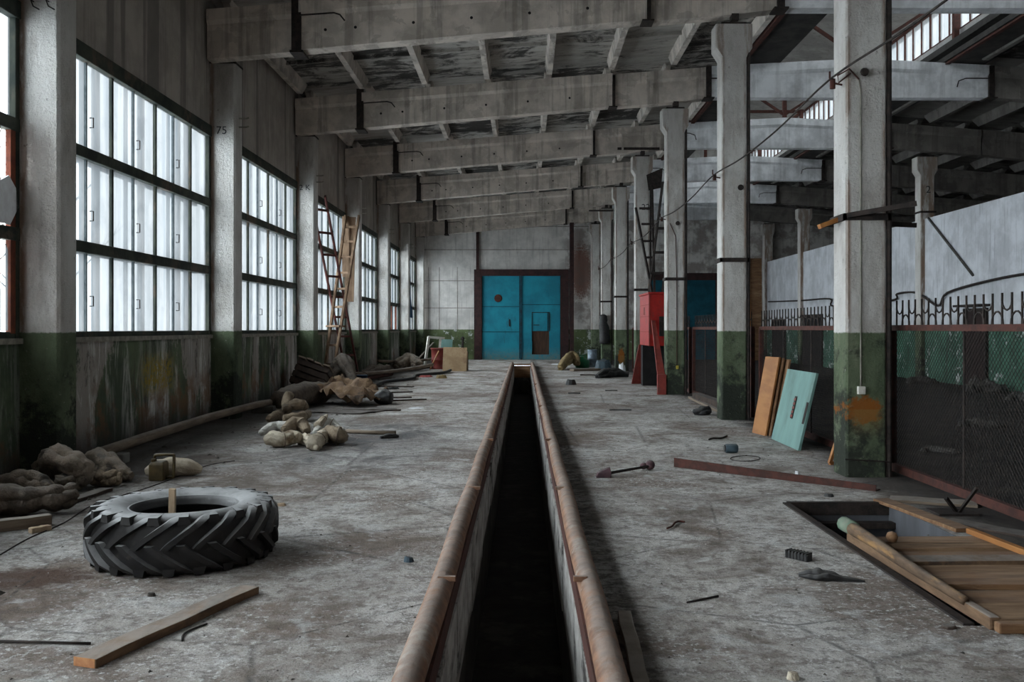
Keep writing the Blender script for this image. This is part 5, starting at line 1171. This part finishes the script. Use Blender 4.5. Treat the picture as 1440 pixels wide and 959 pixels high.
# debris heap at the far free columns
o = thing('green_canister', fl(819, 515), 'green plastic can in the debris heap near the blue gate', 'can')
p = fl(819, 517); MB().lathe([(0, 0), (.26, 0), (.28, .03), (.28, .26), (.2, .34), (.06, .38), (.06, .44), (0, .44)], p, 20).build('body', 'green_can', o, smooth=True); MB().tube([p+V(-.15, 0, .36), p+V(-.12, 0, .48), p+V(.12, 0, .48), p+V(.15, 0, .36)], .025, 8).build('handle', 'green_can', o)
o = thing('steel_drum', fl(832, 516), 'upright blue-grey metal drum beside the green can', 'drum')
MB().lathe([(0, 0), (.19, 0), (.2, .02), (.19, .04), (.19, .32), (.205, .34), (.19, .36), (.19, .66), (.2, .70), (.17, .70), (.17, .66), (0, .66)], fl(833, 516), 20).build('body', 'steel_can', o, smooth=True)
roll('rag_heap', [fl(788, 521)+V(0, 0, .1), fl(797, 518)+V(0, 0, .3), fl(805, 516)+V(0, 0, .4), fl(812, 518)+V(0, 0, .2)], [.12, .22, .25, .15], 'trash_yellow', 'yellowish rag heap beside the green can', 'rag heap', 81, .3)
roll('rag_heap', [fl(840, 532)+V(0, 0, .06), fl(852, 531)+V(0, 0, .12), fl(868, 530)+V(0, 0, .12), fl(884, 530)+V(0, 0, .06)], [.1, .18, .17, .08], 'rubber_black', 'black hose and rag heap before the orange stained column', 'rag heap', 84, .45)
plank('debris_board', fl(804, 522), fl(842, 521), .3, .08, 'flat grey board before the green can', 'board', 'wood_grey')
plank('debris_board', fl(816, 528), fl(838, 528), .2, .04, 'dark board on the floor before the debris heap', 'board', 'wood_dark')
scrap('grey_box', 848, 519, .7, .35, 'blue_grey', 'crumpled grey box between the far free columns', 'box', 31)
scrap('white_lump', 875, 527, .25, .35, 'paper', 'white lump beside the black rag heap', 'lump', 33)
scrap('snow_patch', 783, 512.5, .5, .03, 'paper', 'white patch on the floor at the gate threshold', 'snow', 35)
o = thing('hanging_coat', (3.5, 39.2, 1.4), 'dark coat hanging on the sixth free column', 'coat')
m = MB().tube(smoothpath([(3.42, 39.45, 2.15), (3.40, 39.42, 1.8), (3.45, 39.40, 1.3), (3.47, 39.42, .9)]), [.06]+[.16]*4+[.22]*4+[.25]*3+[.2], 12, jit=.3, seed=4); m.build('cloth', 'rubber_black', o, smooth=True)
# scraps beside the second and third free column
plank('timber_beam', (3.72, 19.9, 0), (3.8, 16.4, 0), .18, .16, 'dusty squared timber along the foot of the fence past the second column', 'timber', 'wood_dark')
plank('broken_board', (3.68, 20.4, 0), (3.6, 16.9, 0), .09, .05, 'thin pale lath along the dusty timber by the fence', 'board', 'wood_grey')
roll('black_rag', [(3.05, 16.5, .05), (3.2, 16.45, .08), (3.34, 16.6, .06)], [.06, .1, .06], 'rubber_black', 'black rag bundle beside the second free column', 'rag', 90, .4)
# dark lumps on the earth floor beyond the fence
for i, (x, y, w, h) in enumerate([(11.3, 22.5, .9, .5), (11.2, 25.9, .8, .35), (10.6, 28.5, 1.1, .4), (10.8, 19.8, .8, .3), (7.2, 14.5, .7, .2), (5.2, 11.5, .5, .12), (5.4, 9., .4, .15), (8.5, 30., 1.2, .35)]):
    m = MB(); roll('rubble_heap', [(x-w/2, y, h*.05), (x-w/5, y+.15, h*.15), (x+w/5, y-.1, h*.12), (x+w/2, y, h*.05)], [h*.25, h*.45, h*.35, h*.2], 'pit_wall', ['rubble heap beside the narrow doorway towards the camera', 'low rubble heap past the narrow doorway', 'dark rubble mound in the far fenced bay', 'small rubble mound by the partition nearest the camera', 'low dirt lump in the middle of the fenced bay', 'low dirt lump behind the fence beside the second column', 'dark lump behind the fence near the hatch', 'long dark mound before the dark blue gate'][i], 'rubble', 100+i, .8, group='rubble heaps beyond the fence')

# loose grit on the floor (nobody could count it)
for nm, mt, cnt, s0, s1, lab, cat in (('pale_chips', 'chips', 900, .002, .009, 'pale lime chips strewn over the concrete floor', 'chips'), ('dark_grit', 'crumbs', 900, .002, .013, 'dark grit and crumbs strewn over the concrete floor', 'grit')):
    m = MB()
    for i in range(cnt):
        y = 3.9+26*R.random()**1.9; x = R.uniform(-4.6, 3.7)
        if PX0-.16 < x < PX1+.2 or (HX0-.1 < x < HX1+.3 and HY0-.3 < y < HY1+.1): continue
        if mt == 'crumbs' and R.random() < .45: x = R.choice([R.uniform(-4.7, -3.), R.uniform(2.9, 3.8)])
        if math.hypot(x+2.3, y-6.27) < .66: continue
        s = R.uniform(s0, s1)*(1+y*.03)*(R.uniform(1, 3.2) if mt == 'crumbs' and x < -2.9 else 1); a = R.random()*6.28
        P = [V(x+s*math.cos(a+k*2.1)*R.uniform(.6, 1.3), y+s*math.sin(a+k*2.1)*R.uniform(.6, 1.3), 0) for k in range(3)]
        m.add(P+[V(x, y, s*R.uniform(.3, .8))], [(0, 2, 1), (0, 1, 3), (1, 2, 3), (2, 0, 3)])
    tag(m.build(nm, mt), lab, cat, None, 'stuff')

# fittings become sub-parts of the part they sit on (all share their thing's frame)
SUB = {'hook_rod': 'joint_strap', 'bolt_holes': 'girder', 'stiffener': 'girder', 'seams': 'body', 'hatch_panel': 'body', 'cap': 'body', 'lid': 'body', 'red_sash': 'frame', 'ribs': 'block', 'nut': 'threaded_rod', 'grille_bar': 'slot',
       'frame_strip': 'panel', 'painted_end': 'pole', 'wicket_frame': 'leaf', 'rust_boss': 'leaf', 'planks_and_light_seal': 'leaf', 'seam_bar': 'leaf', 'flange': 'channel', 'clip': 'pipe', 'gusset': 'stile'}
for o in list(COL.objects):
    if o.parent is None or o.parent.parent is not None: continue
    base = o.name.split('.')[0]; want = SUB.get(base)
    if base == 'handle': want = 'mullion' if o.parent.name.startswith('window') else ('leaf' if o.parent.name.startswith('door') else 'body')
    if not want: continue
    sib = [c for c in o.parent.children if c.name.split('.')[0] == want and c is not o]
    if sib: o.parent = sib[0]

# ------------------------------------------------------------------ outside, world, light, camera
m = MB(); m.add([(-60, -40, -.4), (-5.65, -40, -.4), (-5.65, 90, -.4), (-60, 90, -.4)], [(0, 1, 2, 3)])
tag(m.build('ground_outside', 'snow_ground'), 'pale snowy ground outside the windows', 'ground', None, 'structure')
def tree(x, y, h, label, seed):
    rr = random.Random(seed); o = thing('bare_tree', (x, y, -.4), label, 'tree', 'bare trees outside the windows')
    m = MB(); m.tube([(x, y, -.4), (x+.1, y, h*.3), (x-.05, y+.1, h*.7), (x, y, h)], [.16, .12, .07, .02], 8); m.build('trunk', 'bark', o, smooth=True)
    m = MB()
    for i in range(34):
        z = h*(.22+.75*rr.random()); a = rr.random()*6.28; l = (h-z)*.35+.6
        p0 = V(x, y, z); p1 = p0+V(math.cos(a)*l*.6, math.sin(a)*l*.6, l*.6); p2 = p1+V(math.cos(a+.5)*l*.5, math.sin(a+.5)*l*.5, l*.6)
        m.tube([p0, p1, p2], [.035, .02, .006], 5)
        for j in range(3):
            b = a+rr.uniform(-1.2, 1.2); m.tube([p1.lerp(p2, j*.3), p1.lerp(p2, j*.3)+V(math.cos(b)*.5, math.sin(b)*.5, .5)], [.012, .004], 4)
    m.build('branches', 'bark', o)
tree(-13., 20.5, 6.5, 'bare tree faintly seen through the window above the tyre', 3)
tree(-16., 31., 7.5, 'bare tree faintly seen through the window past the second column', 5)

W = bpy.data.worlds.new('World'); SC.world = W; W.use_nodes = True
bg = W.node_tree.nodes['Background']; bg.inputs[0].default_value = (.90, .96, 1., 1); bg.inputs[1].default_value = 1.0
def area(name, loc, size, size_y, rot, energy=None, color=(1, 1, 1), portal=False, spread=180):
    l = bpy.data.lights.new(name, 'AREA'); l.shape = 'RECTANGLE'; l.size = size; l.size_y = size_y
    l.energy = energy or 1; l.color = color; l.spread = math.radians(spread)
    if portal: l.cycles.is_portal = True
    o = bpy.data.objects.new(name, l); o.location = loc; o.rotation_euler = rot; COL.objects.link(o); return o
for k, (a, b) in enumerate(bays+[(-1.8, 3.8)]):
    area('daylight_portal', (XW-.32, (a+b)/2, (ZS+ZH)/2), b-a, ZH-ZS, (0, -math.pi/2, 0) if False else (math.pi/2, 0, -math.pi/2), portal=True)
for x, s in ((LX0-.6, 1), (LX1+.75, -1)):
    area('roof_light_portal', (x, (LY0+LY1)/2, (LZ1+LZ2)/2), LY1-LY0, LZ2-LZ1, (math.pi/2, 0, -math.pi/2*s), portal=True)

cam = bpy.data.cameras.new('Camera'); cam.sensor_width = 36; cam.lens = F/1440*36; cam.shift_x = (720-VX)/1440; cam.shift_y = -(479.5-VY)/1440
cam.clip_start = .05; cam.clip_end = 300
co = bpy.data.objects.new('Camera', cam); co.location = (0, 0, HC); co.rotation_euler = (math.pi/2, 0, 0); COL.objects.link(co); SC.camera = co
SC.view_settings.view_transform = 'Standard'; SC.view_settings.look = 'None'; SC.view_settings.gamma = 1; SC.view_settings.use_curve_mapping = False
SC.view_settings.exposure = 4.08
SC.cycles.use_denoising = True
SC.cycles.max_bounces = 10; SC.cycles.diffuse_bounces = 6; SC.cycles.transparent_max_bounces = 12
